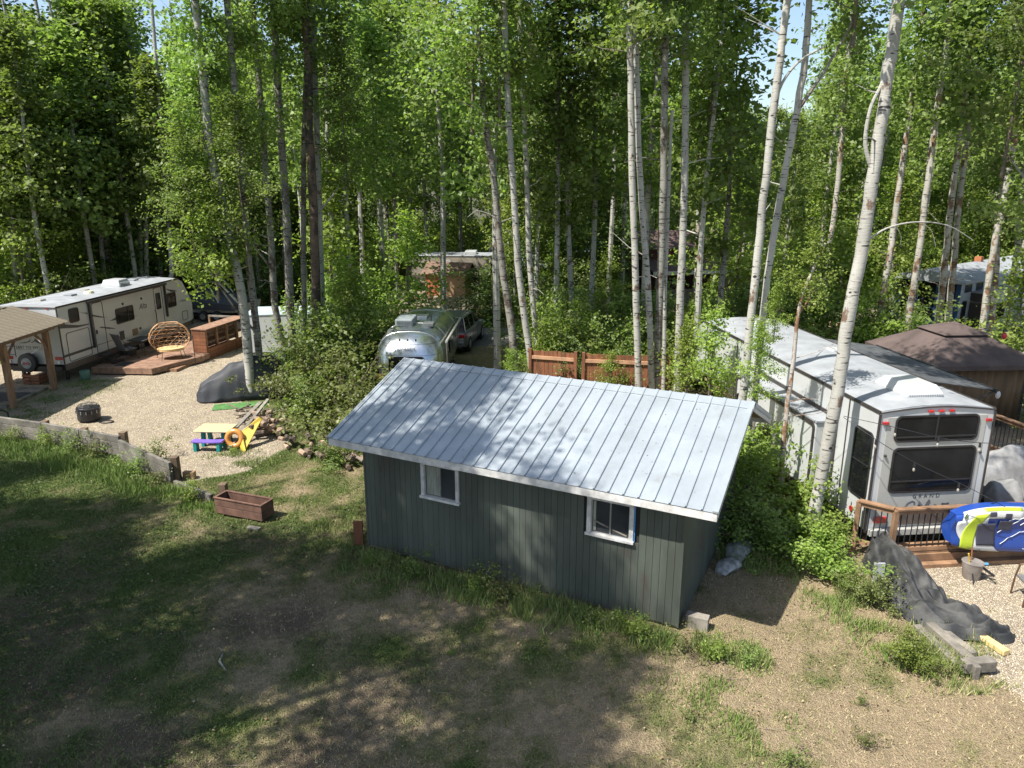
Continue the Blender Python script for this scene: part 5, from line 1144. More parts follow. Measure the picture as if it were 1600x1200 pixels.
# towable tube hanging over the railing
def tube():
    T=thing('towable_tube','blue white and lime inflatable towable tube hung over the deck railing','inflatable tube',(8.78,13.46,.30),.104)
    Bl=mk('blue_vinyl',(.015,.055,.27),.35,var=.05,coat=.25); Wh=mk('white_vinyl',(.58,.59,.58),.35,var=.05,coat=.2); Li=mk('lime_vinyl',(.38,.48,.03),.35,var=.05,coat=.2); Bk=mk('charcoal_vinyl',(.04,.04,.06),.5)
    Lx=2.7
    def S_(u,v,off=0): # u along 0..1, v around 0 bottom-front .. 1 over the top to the back
        w_=math.sin(PI*min(1,max(0,(u*1.0)))*.5)**.35 if u<.5 else 1
        cx=u*Lx; r=.42*(1-.75*math.exp(-u*9)) ; sg=.06*math.sin(u*9+v*3)
        a=-.35+v*(PI*1.05); y=-(.13+off)*math.sin(a+.35)-.02 -.05*math.sin(v*PI*3)*1
        z=.50-(.50+off*.5)*math.cos(a*.93+.33)*(1-.25*math.exp(-u*8))+.03*math.sin(u*7)
        return Vector((cx-.12*math.sin(v*PI)*math.exp(-u*4),y,z+.12*math.exp(-u*6)*(1-v)))
    n1,n2=30,18
    secs=[[S_(i/n1,j/n2) for j in range(n2+1)]+[S_(i/n1,j/n2)+Vector((0,.16+.12*math.sin(PI*j/n2),0)) for j in range(n2,-1,-1)] for i in range(n1+1)]
    MB().loft(secs).build('body',Bl,T,smooth=True)
    def patch(name,m,u0,u1,v0,v1,off=.012,f=None):
        a,b=10,8; mb=MB(); vs=[]
        for i in range(a+1):
            for j in range(b+1):
                u=u0+(u1-u0)*i/a; v=v0+(v1-v0)*j/b
                if f: u,v=f(i/a,j/b)
                vs.append(S_(u,v)+Vector((0,-off,0)))
        mb.add(vs,[(i*(b+1)+j,(i+1)*(b+1)+j,(i+1)*(b+1)+j+1,i*(b+1)+j+1) for i in range(a) for j in range(b)])
        o=mb.build(name,m,T,smooth=True); q=o.modifiers.new('t','SOLIDIFY'); q.thickness=.006; return o
    patch('white_band',Wh,.05,.52,.70,.97,.014); patch('lime_band',Li,.20,.50,.86,.95,.022)
    patch('lime_band',Li,0,0,0,0,.024,lambda a,b:(.04+.10*b+.10*a*a,.02+.78*a)); patch('white_band',Wh,0,0,0,0,.014,lambda a,b:(.02+.22*b+.16*(1-a)**2,.0+.72*a))
    patch('white_band',Wh,.18,.33,.02,.16,.02)
    patch('seat_pad',Bk,.17,.31,.28,.62,.03); patch('seat_pad',Bk,.33,.43,.52,.66,.026); patch('handle_patch',Bk,.24,.29,.74,.84,.028); patch('handle_patch',Bk,.36,.41,.70,.80,.028)
    patch('lime_band',Li,.62,.98,.02,.12,.016); patch('white_band',Wh,.54,.80,.80,.98,.014); patch('lime_band',Li,.55,.70,.90,.97,.022)
    rs=random.Random(5)
    for k in range(9):
        u,v=rs.uniform(.33,.6),rs.uniform(.15,.75); P=[]
        for i in range(9): P.append(S_(u,v)+Vector((0,-.018,0))); u+=rs.uniform(.01,.045); v=min(.95,max(.05,v+rs.uniform(-.07,.07)))
        MB().tube(P,.007,4).build('lightning_stripe',Wh,T)
    for u0,v0 in ((.72,.5),(.78,.75)): patch('white_logo_bar',Wh,0,0,0,0,.022,lambda a,b:(u0+.16*a,v0+.10*b+.18*a)); patch('dark_logo_bar',Bk,0,0,0,0,.03,lambda a,b:(u0+.04+.08*a,v0+.07+.05*b+.09*a))
    text('number_marking','6',.16,mk('green_marking',(.25,.42,.02),.5),T,tuple(S_(.045,.86)+Vector((0,-.05,-.05))),(PI/2,0,0),depth=.004)
    MB().tube([S_(.19,.0)+Vector((0,-.03,0)),S_(.19,.2)+Vector((.01,-.06,0)),S_(.18,.0)+Vector((0,-.05,-.25))],.006,4).build('tow_rope',M_trim,T)
tube()
# string lights
def cable(label,pts,bulbs,Y):
    P=[ay(a,b,y) for (a,b),y in zip(pts,Y)]; B=P[0].copy(); T=thing('string_lights',label,'string lights',B)
    sp=smooth_path([p-B for p in P],6); MB().tube(sp,.007,5).build('cable',M_black,T)
    for t in bulbs:
        q=sp[int(t*(len(sp)-1))]; o=MB().cyl(q,q-Vector((0,0,.09)),.02,.025,8).build('lamp_holder',M_black,T); MB().ball(q-Vector((0,0,.15)),.024,.024,.042).build('bulb',mk('clear_bulb',(.30,.28,.24),.1),o,smooth=True)
cable('upper string of clear bulbs crossing the rear windows of the fifth-wheel trailer',[(1318,650),(1400,668),(1480,686),(1560,693),(1660,690)],(.25,.48,.7),[13.9,13.5,13.3,13.2,13.0])
cable('lower string of clear bulbs running diagonally down to the deck railing',[(1318,652),(1380,694),(1440,728),(1510,760),(1570,792)],(.22,.48,.72),[13.9,13.4,13.2,13.1,13.2])
# covered barbecue and furniture
tag(cover('covered_barbecue','pair',"x",[(10.85,16.3,.15,.5),(11.0,16.35,.45,1.0),(11.6,16.4,.5,1.25),(12.3,16.5,.5,1.2),(12.7,16.6,.45,.9),(12.85,16.6,.2,.3)],mk('grey_cover',(.24,.24,.235),.6,var=.3,scale=3,bmp=.3),21,fold=.07),'barbecue under a wrinkled light grey cover on the deck right of the fifth-wheel trailer','covered barbecue').location.z=.26
tag(cover('covered_table','x','x',[(10.6,15.4,.1,.4),(10.75,15.4,.45,.75),(11.3,15.4,.45,.78),(11.45,15.4,.1,.3)],mk('grey_cover_dark',(.17,.17,.165),.6,var=.25,scale=3),22,fold=.05),'low side table under a grey cover in front of the covered barbecue','covered table').location.z=.26
tag(MB().box(0,.6,0,.5,0,1.7).build('black_cabinet',M_blackpl,bevel=.03,loc=(10.35,17.4,.26)),'tall black cabinet standing against the right side of the fifth-wheel trailer','cabinet')
# gazebo
def gazebo():
    T=thing('canopy_gazebo','brown fabric gazebo with two-tier peaked roof and closed tan curtains','gazebo',(14.3,23.6,0),.06)
    Mr=mk('brown_canopy',(.085,.062,.056),.8,var=.25,scale=1.5,bmp=.1,bscale=12); Mc=mk('tan_curtain',(.15,.095,.05),.85,var=.2,scale=1.5,stretch=(5,5,.6),bmp=.2,bscale=8)
    h=1.65; e=1.85
    for s,t in ((1,1),(1,-1),(-1,1),(-1,-1)): bx('post',M_black,T,s*1.5-.05,s*1.5+.05,t*1.5-.05,t*1.5+.05,0,2.1)
    C=[(-e,-e),(e,-e),(e,e),(-e,e)]
    for i in range(4):
        a,b=C[i],C[(i+1)%4]; k=.36
        MB().add([(*a,2.12),(*b,2.12),(b[0]*k,b[1]*k,2.82),(a[0]*k,a[1]*k,2.82),(*a,2.10),(*b,2.10),(b[0]*k,b[1]*k,2.80),(a[0]*k,a[1]*k,2.80)],[(0,1,2,3),(4,5,6,7),(0,1,5,4),(1,2,6,5),(2,3,7,6),(3,0,4,7)]).build('roof_panel',Mr,T)
        MB().add([(*a,2.125),(*b,2.125),(b[0],b[1],1.98),(a[0],a[1],1.98),(a[0]*1.004,a[1]*1.004,2.125),(b[0]*1.004,b[1]*1.004,2.125),(b[0]*1.004,b[1]*1.004,1.98),(a[0]*1.004,a[1]*1.004,1.98)],[(0,1,2,3),(4,5,6,7),(0,1,5,4),(2,3,7,6)]).build('valance',Mr,T)
        k1=.42
        MB().add([(a[0]*k1,a[1]*k1,2.86),(b[0]*k1,b[1]*k1,2.86),(0,0,3.15),(a[0]*k1,a[1]*k1,2.84),(b[0]*k1,b[1]*k1,2.84),(0,0,3.13)],[(0,1,2),(3,4,5),(0,1,4,3)]).build('top_tier',Mr,T)
        # pleated curtain
        n=40; mb=MB(); vs=[]
        for j in range(n+1):
            t=j/n; x=-1.52+3.04*t; d=-1.52+.03*math.sin(j*1.9)
            for z in (.25,2.02): 
                q=[(x,d),(-d,x),(-x,-d),(d,-x)][i]; vs.append((q[0],q[1],z))
        mb.add(vs,[(2*j,2*j+2,2*j+3,2*j+1) for j in range(n)]); o=mb.build('curtain',Mc,T,smooth=True); q=o.modifiers.new('t','SOLIDIFY'); q.thickness=.01
    return T
gazebo()
HF=thing('bird_feeder','small red hanging feeder on a wire above the brown gazebo','bird feeder',(14.9,22.0,3.0)); MB().ball((0,0,0),.07,.07,.11).build('reservoir',mk('red_feeder',(.55,.03,.06),.3),HF,smooth=True); MB().cyl((0,0,.12),(0,0,.9),.008,n=5).build('hanger',M_black,HF); MB().cyl((0,0,.14),(0,0,.2),.08,.05).build('lid',M_black,HF); MB().cyl((0,0,.9),(-1.5,1.5,.95),.008,n=5).build('wire',M_black,HF)
# blue park trailer
def park():
    T=thing('park_trailer','grey-sided park trailer with navy blue bay-window front beyond the brown gazebo','park trailer',(19.6,32.3,0),R(38))
    Nv=mk('navy_panel',(.02,.06,.15),.45,var=.1); Sg=mk('grey_siding',(.33,.36,.38),.5,var=.05)
    bx('body',Sg,T,.02,10,0,2.7,.45,3.35); 
    for k in range(14): bx('siding_course',Sg,T,.05,10,-.012-.004*(k%2),0,.5+.2*k,.685+.2*k)
    bx('front_wall',Nv,T,-.04,.02,-.02,2.72,.45,3.4)
    for y0,y1 in ((.12,.85),(.95,1.75),(1.85,2.55)): window('front_window',T,y0,y1,1.45,3.2,-.042,r=.02,ax=0,frame=Nv,hm=(2.0,))
    for k,(y0,y1) in enumerate(((.35,.75),(1.0,1.35),(1.5,1.95),(2.1,2.4))): bx('sign_letter_panel',M_white,T,-.06,-.041,y0,y1,1.12,1.36)
    MB().add([(-.5,-.35,3.30),(10.3,-.35,3.30),(10.3,1.35,3.75),(-.5,1.35,3.75),(-.5,3.05,3.30),(10.3,3.05,3.30),(-.5,-.35,3.22),(10.3,-.35,3.22),(-.5,3.05,3.22),(10.3,3.05,3.22)],[(0,1,2,3),(3,2,5,4),(6,8,9,7),(0,1,7,6),(4,5,9,8),(0,3,4,8,6),(1,2,5,9,7)]).build('roof',M_rvroof,T)
    S=bx('slide_out',M_rvwhite,T,1.2,4.6,-.7,-.02,.7,2.7,.02); bx('slide_roof',M_rvroof,S,1.15,4.65,-.75,-.02,2.7,2.76); bx('slide_trim',M_trim,S,1.15,1.2,-.72,-.02,.7,2.7); bx('slide_window',M_glass,S,2.2,3.4,-.71,-.701,1.4,2.2)
    S=bx('slide_out',M_rvwhite,T,6.2,9,-.7,-.02,.7,2.7,.02); bx('slide_roof',M_rvroof,S,6.15,9.05,-.75,-.02,2.7,2.76)
    for x in (.4,1.6,5.1): window('clerestory_window',T,x,x+.7,2.75,3.1,-.02,r=.02)
    window('side_window',T,.35,.8,1.3,2.4,-.02,r=.1)
    bx('far_bay',M_rvwhite,T,.4,3.2,2.7,3.5,.7,3.0,.02); bx('chimney',mk('orange_brick',(.35,.12,.05),.7),T,5,5.3,1.2,1.5,3.6,3.95)
park()
PD=thing('side_deck','low brown wooden deck left of the navy fronted park trailer','deck',(15.6,35.6,0),R(38))
for k in range(12): bx('deck_board',M_deck,PD,-.5,2.6,k*.2,k*.2+.19,.35,.39)
bx('fascia_board',M_cedar,PD,-.5,2.6,-.03,0,.1,.39)
# black tarp on the ground, timbers, bucket
cover('black_tarp','crumpled dusty black tarp heaped on the ground beside the patio gravel','tarp',[(7.50,14.0,.14,.25),(7.55,13.7,.40,.62),(7.55,13.1,.48,.60),(7.52,12.5,.50,.52),(7.5,12.0,.58,.42),(7.62,11.6,.62,.30),(8.0,11.35,.50,.28),(8.35,11.25,.40,.16),(8.6,11.3,.20,.05)],M_tarp,33,fold=.085,n=40)
tag(MB().box(-.1,.1,-.02,.02,0,.4).build('silver_board',mk('dusty_board',(.40,.42,.45),.5,var=.3),loc=(7.12,12.9,0)),'small pale board standing at the left edge of the black tarp','board')
def tb(label,A,Bq,w_,h,m=M_greywood,name='timber'):
    A,Bq=Vector(A),Vector(Bq); return tag(MB().beam(Vector((0,0,0)),Bq-A,w_,h).build(name,m,bevel=.012,loc=A),label,'timber')
tb('left of the weathered timbers edging the patio below the black tarp',(7.0,11.25,.08),(7.12,10.2,.06),.13,.13)
tb('middle weathered timber edging the patio below the black tarp',(7.22,11.25,.10),(7.36,10.15,.09),.16,.17)
tb('right weathered timber beside the patio gravel below the black tarp',(7.42,11.2,.05),(7.56,10.5,.05),.13,.12)
tb('short weathered block across the near end of the patio edging timbers',(7.1,10.08,.16),(7.62,10.14,.16),.17,.19)
tb('grey stake standing under the near end of the patio edging timbers',(7.25,9.98,.0),(7.25,9.98,.25),.10,.10)
tb('fresh yellow cut timber offcut lying on the patio gravel',(7.98,11.0,.06),(8.12,10.55,.06),.14,.10,mk('fresh_wood',(.58,.43,.20),.7,var=.15),'timber_offcut')
BK=thing('metal_bucket','dented grey metal bucket holding fireside tools on the patio gravel','bucket',(9.02,13.05,0))
MB().tube([(0,0,0),(0,0,.02),(0,0,.34),(0,0,.35),(0,0,.33)],[.14,.15,.19,.20,.17],16).build('pail',mk('galvanised',(.30,.27,.25),.5,metal=.4,var=.25),BK,smooth=True)
for (a,b,m_,r) in (((.0,.0,.1),(-.15,-.05,.55),M_yel,.015),((.02,.05,.1),(.0,.1,.62),mk('rust',(.22,.09,.04),.8),.015),((.05,.0,.2),(.35,-.25,.02),M_black,.012),((-.05,-.05,.3),(-.09,-.26,.0),M_black,.014),((.1,.02,.3),(.27,-.05,.32),mk('blue_tool',(.05,.22,.40),.4),.03)): MB().cyl(a,b,r,n=6).build('tool',m_,BK)
MB().cyl((.1,.0,.3),(.38,-.12,.1),.025,n=6).build('tool',M_black,BK)
PC=thing('patio_chair','brown metal patio chair cut by the right picture edge on the gravel','chair',(9.75,11.9,0),-.2)
M_br=mk('bronze_metal',(.14,.08,.05),.4,metal=.5)
for y in (0,.5): MB().tube([(-.42,y,0),(-.40,y,.35),(-.35,y,.62),(-.15,y,.68),(.2,y,.66)],.018,7).build('arm_frame',M_br,PC); MB().tube([(.35,y,0),(.3,y,.4),(.45,y,.95)],.018,7).build('back_frame',M_br,PC)
MB().beam((-.38,.25,.40),(.32,.25,.40),.48,.05).build('seat',M_sling,PC,bevel=.01); MB().beam((.32,.25,.42),(.45,.25,.95),.46,.03,up=(1,0,0)).build('backrest',M_sling,PC)
tag(MB().ball((0,0,.04),.14,.11,.08,12,8).build('stone',mk('grey_stone',(.30,.27,.24),.8,var=.3,bmp=.3),smooth=True,loc=(8.75,10.9,0)),'rounded grey stone on the patio gravel at the right edge','stone')
MB_s=MB().tube([(0,0,.02),(.25,.1,.05),(.5,.05,.03),(.62,.12,.06)],[.015,.02,.015,.006],5).build('fallen_branch',M_bark2,loc=(-4.55,10.15,0)); MB_s.rotation_euler=(0,0,1.9); tag(MB_s,'pale dead stick lying in the shaded lawn at lower left','stick')
# ================================================================ TREES
def cr(i,kind='n'): return {'n':CR,'f':CRF,'d':CRD,'b':CRB}[kind][i%len({'n':CR,'f':CRF,'d':CRD,'b':CRB}[kind])]
T_=tree
# right foreground birch-like aspen
T_('thickest white aspen leaning right in front of the fifth-wheel trailer with a forked limb',[(1265,848),(1283,745),(1310,610),(1325,500),(1345,400),(1362,290),(1375,200),(1390,95),(1402,20)],14.5,.155,.088,
   [(cr(2),0,.0,10.3,1.0)],topz=18,stubs=2,forks=[([(1364,270),(1352,225),(1360,170),(1378,130),(1384,95)],.042,.028),([(1352,378),(1385,357),(1430,347),(1480,352),(1520,375)],.022,.005),([(1440,348),(1455,360),(1462,385)],.006,.003),([(1470,351),(1450,330),(1440,322)],.005,.002),([(1400,353),(1408,370),(1406,384)],.006,.002)])
T_('left of two slender white aspens between the shed and the fifth-wheel trailer',[(1150,690),(1163,600),(1180,430),(1193,310),(1207,180),(1222,66),(1230,0)],17.0,.115,.07,[(cr(1),.3,0,11.2,1.0)],topz=19,stubs=3,forks=[([(1209,170),(1222,130),(1250,95),(1290,72)],.04,.015)])
T_('right of two slender white aspens rising past the fifth-wheel trailer roof',[(1172,690),(1185,560),(1200,430),(1222,290),(1240,200),(1258,90),(1264,0)],17.3,.098,.062,[(cr(3),1.0,0,10.3,1.0)],topz=18,stubs=3)
T_('thin crooked brown-patched sapling in front of the slide-out of the fifth-wheel trailer',[(1222,725),(1228,650),(1240,560),(1247,490),(1262,440),(1290,380)],15.7,.075,.03,[(cr(0,'b'),.2,.0,4.9,.42),(cr(1,'b'),-.4,.2,4.1,.25)],bark=barkmat('patchy_bark',(.42,.39,.34),(.22,.12,.06),.5,.62),forks=[([(1248,490),(1262,470),(1275,452)],.03,.01)])
# tall white pair behind the shed centre
T_('left of the tight pair of tall white aspens right behind the shed ridge',[(1000,655),(998,600),(993,430),(988,280),(985,120),(984,0)],23.4,.125,.09,[(cr(0),0,0,11.0,1.1)],topz=19,stubs=4)
T_('right of the tight pair of tall white aspens right behind the shed ridge',[(1020,655),(1018,600),(1012,440),(1000,280),(995,110),(992,0)],23.7,.12,.08,[(cr(1),.4,0,11.5,1.1)],topz=19,stubs=4)
T_('dark-stained tall aspen third in the row behind the shed ridge',[(1024,650),(1027,560),(1035,330),(1038,180),(1041,0)],23.9,.14,.10,[(cr(2),0,0,11,1.0)],bark=M_bark2,topz=19)
T_('thin pale broken-topped aspen between the tall trunks behind the shed',[(1036,640),(1040,440),(1046,280),(1050,172)],24.3,.08,.055,[],stubs=4)
T_('straight pale aspen with brown scars at the right of the row behind the shed',[(1058,620),(1062,490),(1068,330),(1071,180),(1073,0)],25.2,.15,.10,[(cr(3),0,0,11,1.2)],topz=19)
T_('lone white aspen behind the right cedar fence panel',[(897,550),(893,470),(888,330),(888,210),(890,120)],31,.13,.08,[(cr(0),0,0,8.5,1.1)],topz=18)
T_('leaning pale aspen at the left end of the cedar fence',[(832,598),(826,540),(812,440),(802,300),(796,200),(790,66)],25.6,.14,.09,[(cr(1),-.3,0,9.5,1.1)],topz=18)
T_('second pale aspen close behind the left end of the cedar fence',[(842,570),(838,520),(828,420),(822,250),(815,100),(812,30)],28.4,.13,.08,[(cr(2),.2,0,10,1.0)],topz=19)
T_('dark leaning aspen left of the cedar fence panel',[(806,598),(800,520),(783,400),(774,300),(760,200),(752,120)],26,.16,.08,[(cr(3),-.5,0,9.0,1.1)],bark=M_bark2,topz=17,forks=[([(778,345),(765,335),(745,330),(730,340)],.03,.01)])
# left centre clump
clump=[('leftmost white trunk with dark base in the clump beside the covered motorcycle',[(393,622),(388,560),(380,480),(370,420),(350,330),(330,240),(318,130)],25.4,.19,.10,M_bark,10.5),
('second dark-footed trunk in the clump beside the covered motorcycle',[(412,620),(404,540),(396,470),(388,400),(380,300),(372,200)],25.8,.15,.09,M_bark2,10.5),
('dark crooked trunk behind the bushes in the middle of the trunk clump',[(448,590),(440,530),(430,480),(425,400),(418,300)],28.2,.16,.08,M_bark2,8.5),
('grey aspen with upper bend left of the tall brown dead trunk',[(462,585),(455,500),(447,330),(438,200),(432,100),(428,20)],28.8,.19,.12,M_bark2,11),
('thin grey trunk immediately left of the brown dead trunk',[(478,590),(475,480),(474,330),(476,180),(478,60)],28.9,.13,.08,M_bark2,11.5),
('tall brown bark-stripped dead trunk dominating the clump left of the shed',[(492,596),(494,500),(490,330),(483,200),(480,66)],28.4,.22,.13,M_bark3,13),
('pale trunk just right of the brown dead trunk left of the shed',[(505,590),(503,480),(499,330),(494,180),(490,60)],29.2,.15,.10,M_bark,12)]
for i,(lb,p,Y,r0,r1,bk,zc) in enumerate(clump):
    ex={0:[(cr(0),-1.2,-.4,4.6,.62),(cr(1),-.6,.5,6.6,.85)],1:[(cr(2,'b') ,-.9,-.8,3.6,1.0),(cr(3),.3,-.9,5.2,.75)],2:[(cr(1),-.9,-.9,5.6,.8)],6:[(cr(1),1.2,-.4,7.2,.8)]}.get(i,[])
    T_(lb,p,Y,r0,r1,[(cr(i),0,0,zc,1.0)]+ex if i!=5 else [],bark=bk,topz=18 if i!=5 else 17,stubs=6 if i in(2,5) else 3)
# leafy understory aspens in the left centre
for lb,px,py,Y,s,z in [('leafy aspen sapling right of the brown dead trunk',555,520,27.5,.85,1.2),
    ('slim leafy aspen sapling left of the silver trailer',548,560,29,1.0,.8),('leafy sapling at the left end of the cedar fence',800,560,24.8,.35,.1),('leafy sapling before the long cedar fence panel',955,590,24.2,.42,.4),('bright sapling between fence and fifth-wheel trailer',1075,560,22.5,.62,1.0),('young leafy aspen beside the front of the fifth-wheel trailer',1112,560,20.8,.70,1.3),('leafy sapling hugging the twin white trunks',1185,560,16.6,.34,2.6)]:
    P=ay(px,py,Y); g=Vector((P.x,Y,0)); t=thing('aspen_sapling',lb,'sapling',g); MB().tube([(0,0,-.05),(.05,.03,z*.5+.3),(0,0,z+2.5*s)],[.05,.04,.015],7).build('trunk',M_bark2,t)
    put(cr(random.randint(0,1),'b'),'crown',t,(0,0,z),random.uniform(0,6),s)
# left background whites
for lb,p,Y in [('curved white aspen leaning left behind the roof of the left travel trailer',[(150,500),(145,445),(130,350),(108,260),(87,170)],41),('tall white aspen left of the air conditioner of the left travel trailer',[(168,500),(163,440),(155,330),(148,260),(143,200)],40),('thin white aspen beside the tall one behind the left travel trailer',[(180,500),(173,440),(162,320),(158,250)],42),
  ('slanting white aspen right of the rooftop air conditioner of the left travel trailer',[(222,500),(212,435),(200,350),(190,290),(183,240)],40),('pair-forming thin aspen behind the middle of the left travel trailer roof',[(224,500),(221,430),(218,340),(219,280)],43),('last thin aspen behind the travel trailer roof toward the boat',[(230,500),(229,430),(228,350),(226,320)],41),
  ('white aspen above the front end of the left travel trailer',[(268,500),(267,440),(266,380)],39),('outermost slender white aspen at the left picture edge',[(32,470),(25,430),(12,330),(0,230)],36),('slender white aspen second from the left picture edge',[(40,470),(36,440),(30,380),(25,330)],38),('slender white aspen third from the left picture edge',[(55,470),(50,440),(42,380),(35,330)],37)]:
    T_(lb,p,Y,.14,.08,[(cr(random.randint(0,3),'f'),0,0,5.6 if Y>39 else 5.2,.95)],topz=17,stubs=2)
# right background whites
for lb,p,Y in [('brown-banded aspen left of the park trailer deck',[(1368,550),(1378,470),(1393,380),(1400,330)],30),('banded aspen in front of the navy park trailer front left half',[(1412,575),(1420,500),(1435,400),(1450,280),(1463,180)],28.5),('stout aspen in front of the navy park trailer front right half',[(1462,540),(1470,470),(1480,380),(1488,300)],29.5),
  ('darker aspen doubled behind the stout one before the navy park trailer',[(1478,540),(1484,470),(1492,400),(1498,320)],30),('slanting white aspen before the side slide-out of the park trailer',[(1532,540),(1540,470),(1556,370),(1575,280)],29),('leaning aspen at the far right before the park trailer side',[(1548,540),(1550,500),(1556,430),(1562,330)],31),
  ('aspen near the right picture edge above the gazebo',[(1575,520),(1580,460),(1590,380),(1598,280)],32),('slim aspen between the twin white trunks and the big leaning trunk',[(1290,480),(1295,400),(1310,280),(1320,140)],34),('thin pale aspen left of the twin trunks in the distance',[(1088,480),(1092,300),(1100,120)],38)]:
    T_(lb,p,Y,.15,.09,[(cr(random.randint(0,3),'f'),0,0,9.5,.72)],bark=barkmat('banded_bark',(.43,.41,.36),(.20,.12,.07),.52),topz=17,stubs=2)
T_('leafy aspen just outside the right picture edge reaching into the view',[(1700,760),(1705,560),(1710,300)],17.5,.17,.1,[(cr(0),-.3,.3,6.2,.95),(cr(1),-1.2,1.5,7.6,.9)],topz=17)
T_('leafy aspen behind the brown gazebo at the right picture edge',[(1640,640),(1645,500),(1650,300)],23,.16,.1,[(cr(3),-.2,0,4.6,1.1),(cr(2),.2,.2,9,1.0)],topz=18)
# conifers / dark bushes
def spruce(label,x,y,s,group=None):
    t=thing('spruce_tree',label,'spruce',(x,y,0),random.uniform(0,6),group); MB().tube([(0,0,0),(0,0,5*s)],[.16*s,.1*s],7).build('trunk',M_bark3,t); put(SPR,'crown',t,(0,0,.3),0,s)
spruce('slim grey-green spruce top rising in the far sky gap right of centre',19,66,1.25); spruce('dark spruce standing among the aspens left of the travel trailer roof',-27,47,.8); 
for lb,px,py,Y,s,mesh in [('dark rounded bush left of the road behind the silver trailer',742,505,40,1.25,CRD[0]),('dark rounded bush in the middle beyond the silver car',765,505,41.5,1.2,CRD[0]),('dark leafy bush beyond the road near the dark leaning trunk',800,500,43,1.1,CRD[1]),
   ('dark viburnum-like bush behind the front of the fifth-wheel trailer',1120,500,33,1.0,CRD[0]),('large dark bush left of the twin trunks beyond the fifth-wheel roof',1165,500,35,1.2,CRD[0]),('dark bush right of the twin trunks beyond the fifth-wheel roof',1235,500,33,.9,CRD[1]),('dark leafy bush before the park trailer deck',1350,500,33,.8,CRD[0])]:
    g=ay(px,py,Y); t=thing('bush',lb,'bush',(g.x,Y,0),random.uniform(0,6)); put(mesh,'foliage',t,(0,0,-.4),0,s*.62,s*.40)
# yellowish-bright trees beyond the fifth-wheel
for lb,px,Y,z,s in [('bright yellow-green young tree beyond the fifth-wheel roof',1150,37,.5,1.6),('bright leafy young tree right of the twin trunks',1260,31,.6,1.25),('bright leafy young tree behind the big leaning trunk',1310,30,1.0,1.3),('bright leafy young tree before the park trailer',1390,34,2.2,1.1),('low leafy young tree right of the brown gazebo',1600,26,.2,.95)]:
    g=ay(px,450,Y); t=thing('young_tree',lb,'young tree',(g.x,Y,0),random.uniform(0,6)); MB().tube([(0,0,-.05),(0,0,z+2)],[.07,.04],7).build('trunk',M_bark2,t); put(cr(random.randint(0,1),'b'),'crown',t,(0,0,z),0,s)
# shrubs near
for lb,m,P,s,sz in [('bright green shrub between the shed and the leaning white aspen',0,(5.7,16.8),1.0,1.0),('loose green shrub behind the right wall of the shed',3,(5.3,15.4),.9,.9),('bright shrub against the slide-out wall of the fifth-wheel trailer',0,(6.15,17.4),1.0,1.15),('leafy shrub at the foot of the leaning white aspen',0,(6.4,14.9),.9,.95),('shaded green shrub beside the right wall of the shed',3,(4.95,14.4),.85,.75),('shaded low shrub near the sacks beside the shed',3,(5.3,13.9),.8,.5),
   ('yellow-green shrub left of the black tarp',0,(6.45,14.0),.75,.55),('low yellow-green shrub below the leaning aspen and left of the tarp',0,(6.1,13.2),.75,.5),('small yellow-green shrub beside the middle of the black tarp',1,(6.6,12.1),.45,.36),('small bright shrub at the near edge of the patio timbers',0,(6.35,10.25),.42,.38),
   ('big olive shrub at the foot of the trunk clump left of the shed',1,(-7.3,24.2),1.0,1.1),('olive shrub over the brush pile behind the yellow sled',3,(-6.4,22.5),.9,.95),('broad olive shrub directly left of the shed roof corner',1,(-5.2,22.4),1.3,1.15),('olive green shrub behind the left end of the shed roof',1,(-4.6,20.9),1.2,1.15),('taller green shrub left of the silver trailer',3,(-6.3,25.3),1.7,1.6),('green shrub between the dead trunk and the silver trailer',3,(-5.7,27.6),1.6,1.7),
   ('low dark shrub at the roots of the brown dead trunk',2,(-8.3,27.0),1.3,.9),('small shrub under the left eave of the shed',3,(-4.9,19.0),.6,.4),('grass-edge shrub against the left end of the cedar fence',0,(.2,25.1),.65,.7),('shrub at the gap between the two cedar fence panels',2,(2.4,25.7),.9,1.0),('leafy shrub behind the right cedar fence panel',3,(4.4,25.9),1.1,1.5),
   ('green shrub at the left picture edge behind the travel trailer',1,(-23.5,36),1.8,1.6),('round shrub behind the rear end of the left travel trailer',1,(-21.5,34.5),1.7,1.5),('leafy shrub behind the middle of the left travel trailer',3,(-21.2,38.5),1.6,1.6),('shrub to the right of the brown gazebo curtain',0,(17.2,23.4),1.2,1.1),('shrub beyond the deck railing at the right picture edge',0,(16.2,21.0),.9,.7),('shrub below the park trailer side wall',3,(20.6,31.2),1.3,1.0)]:
    bush(BUSH[m],lb,P[0],P[1],s,sz)
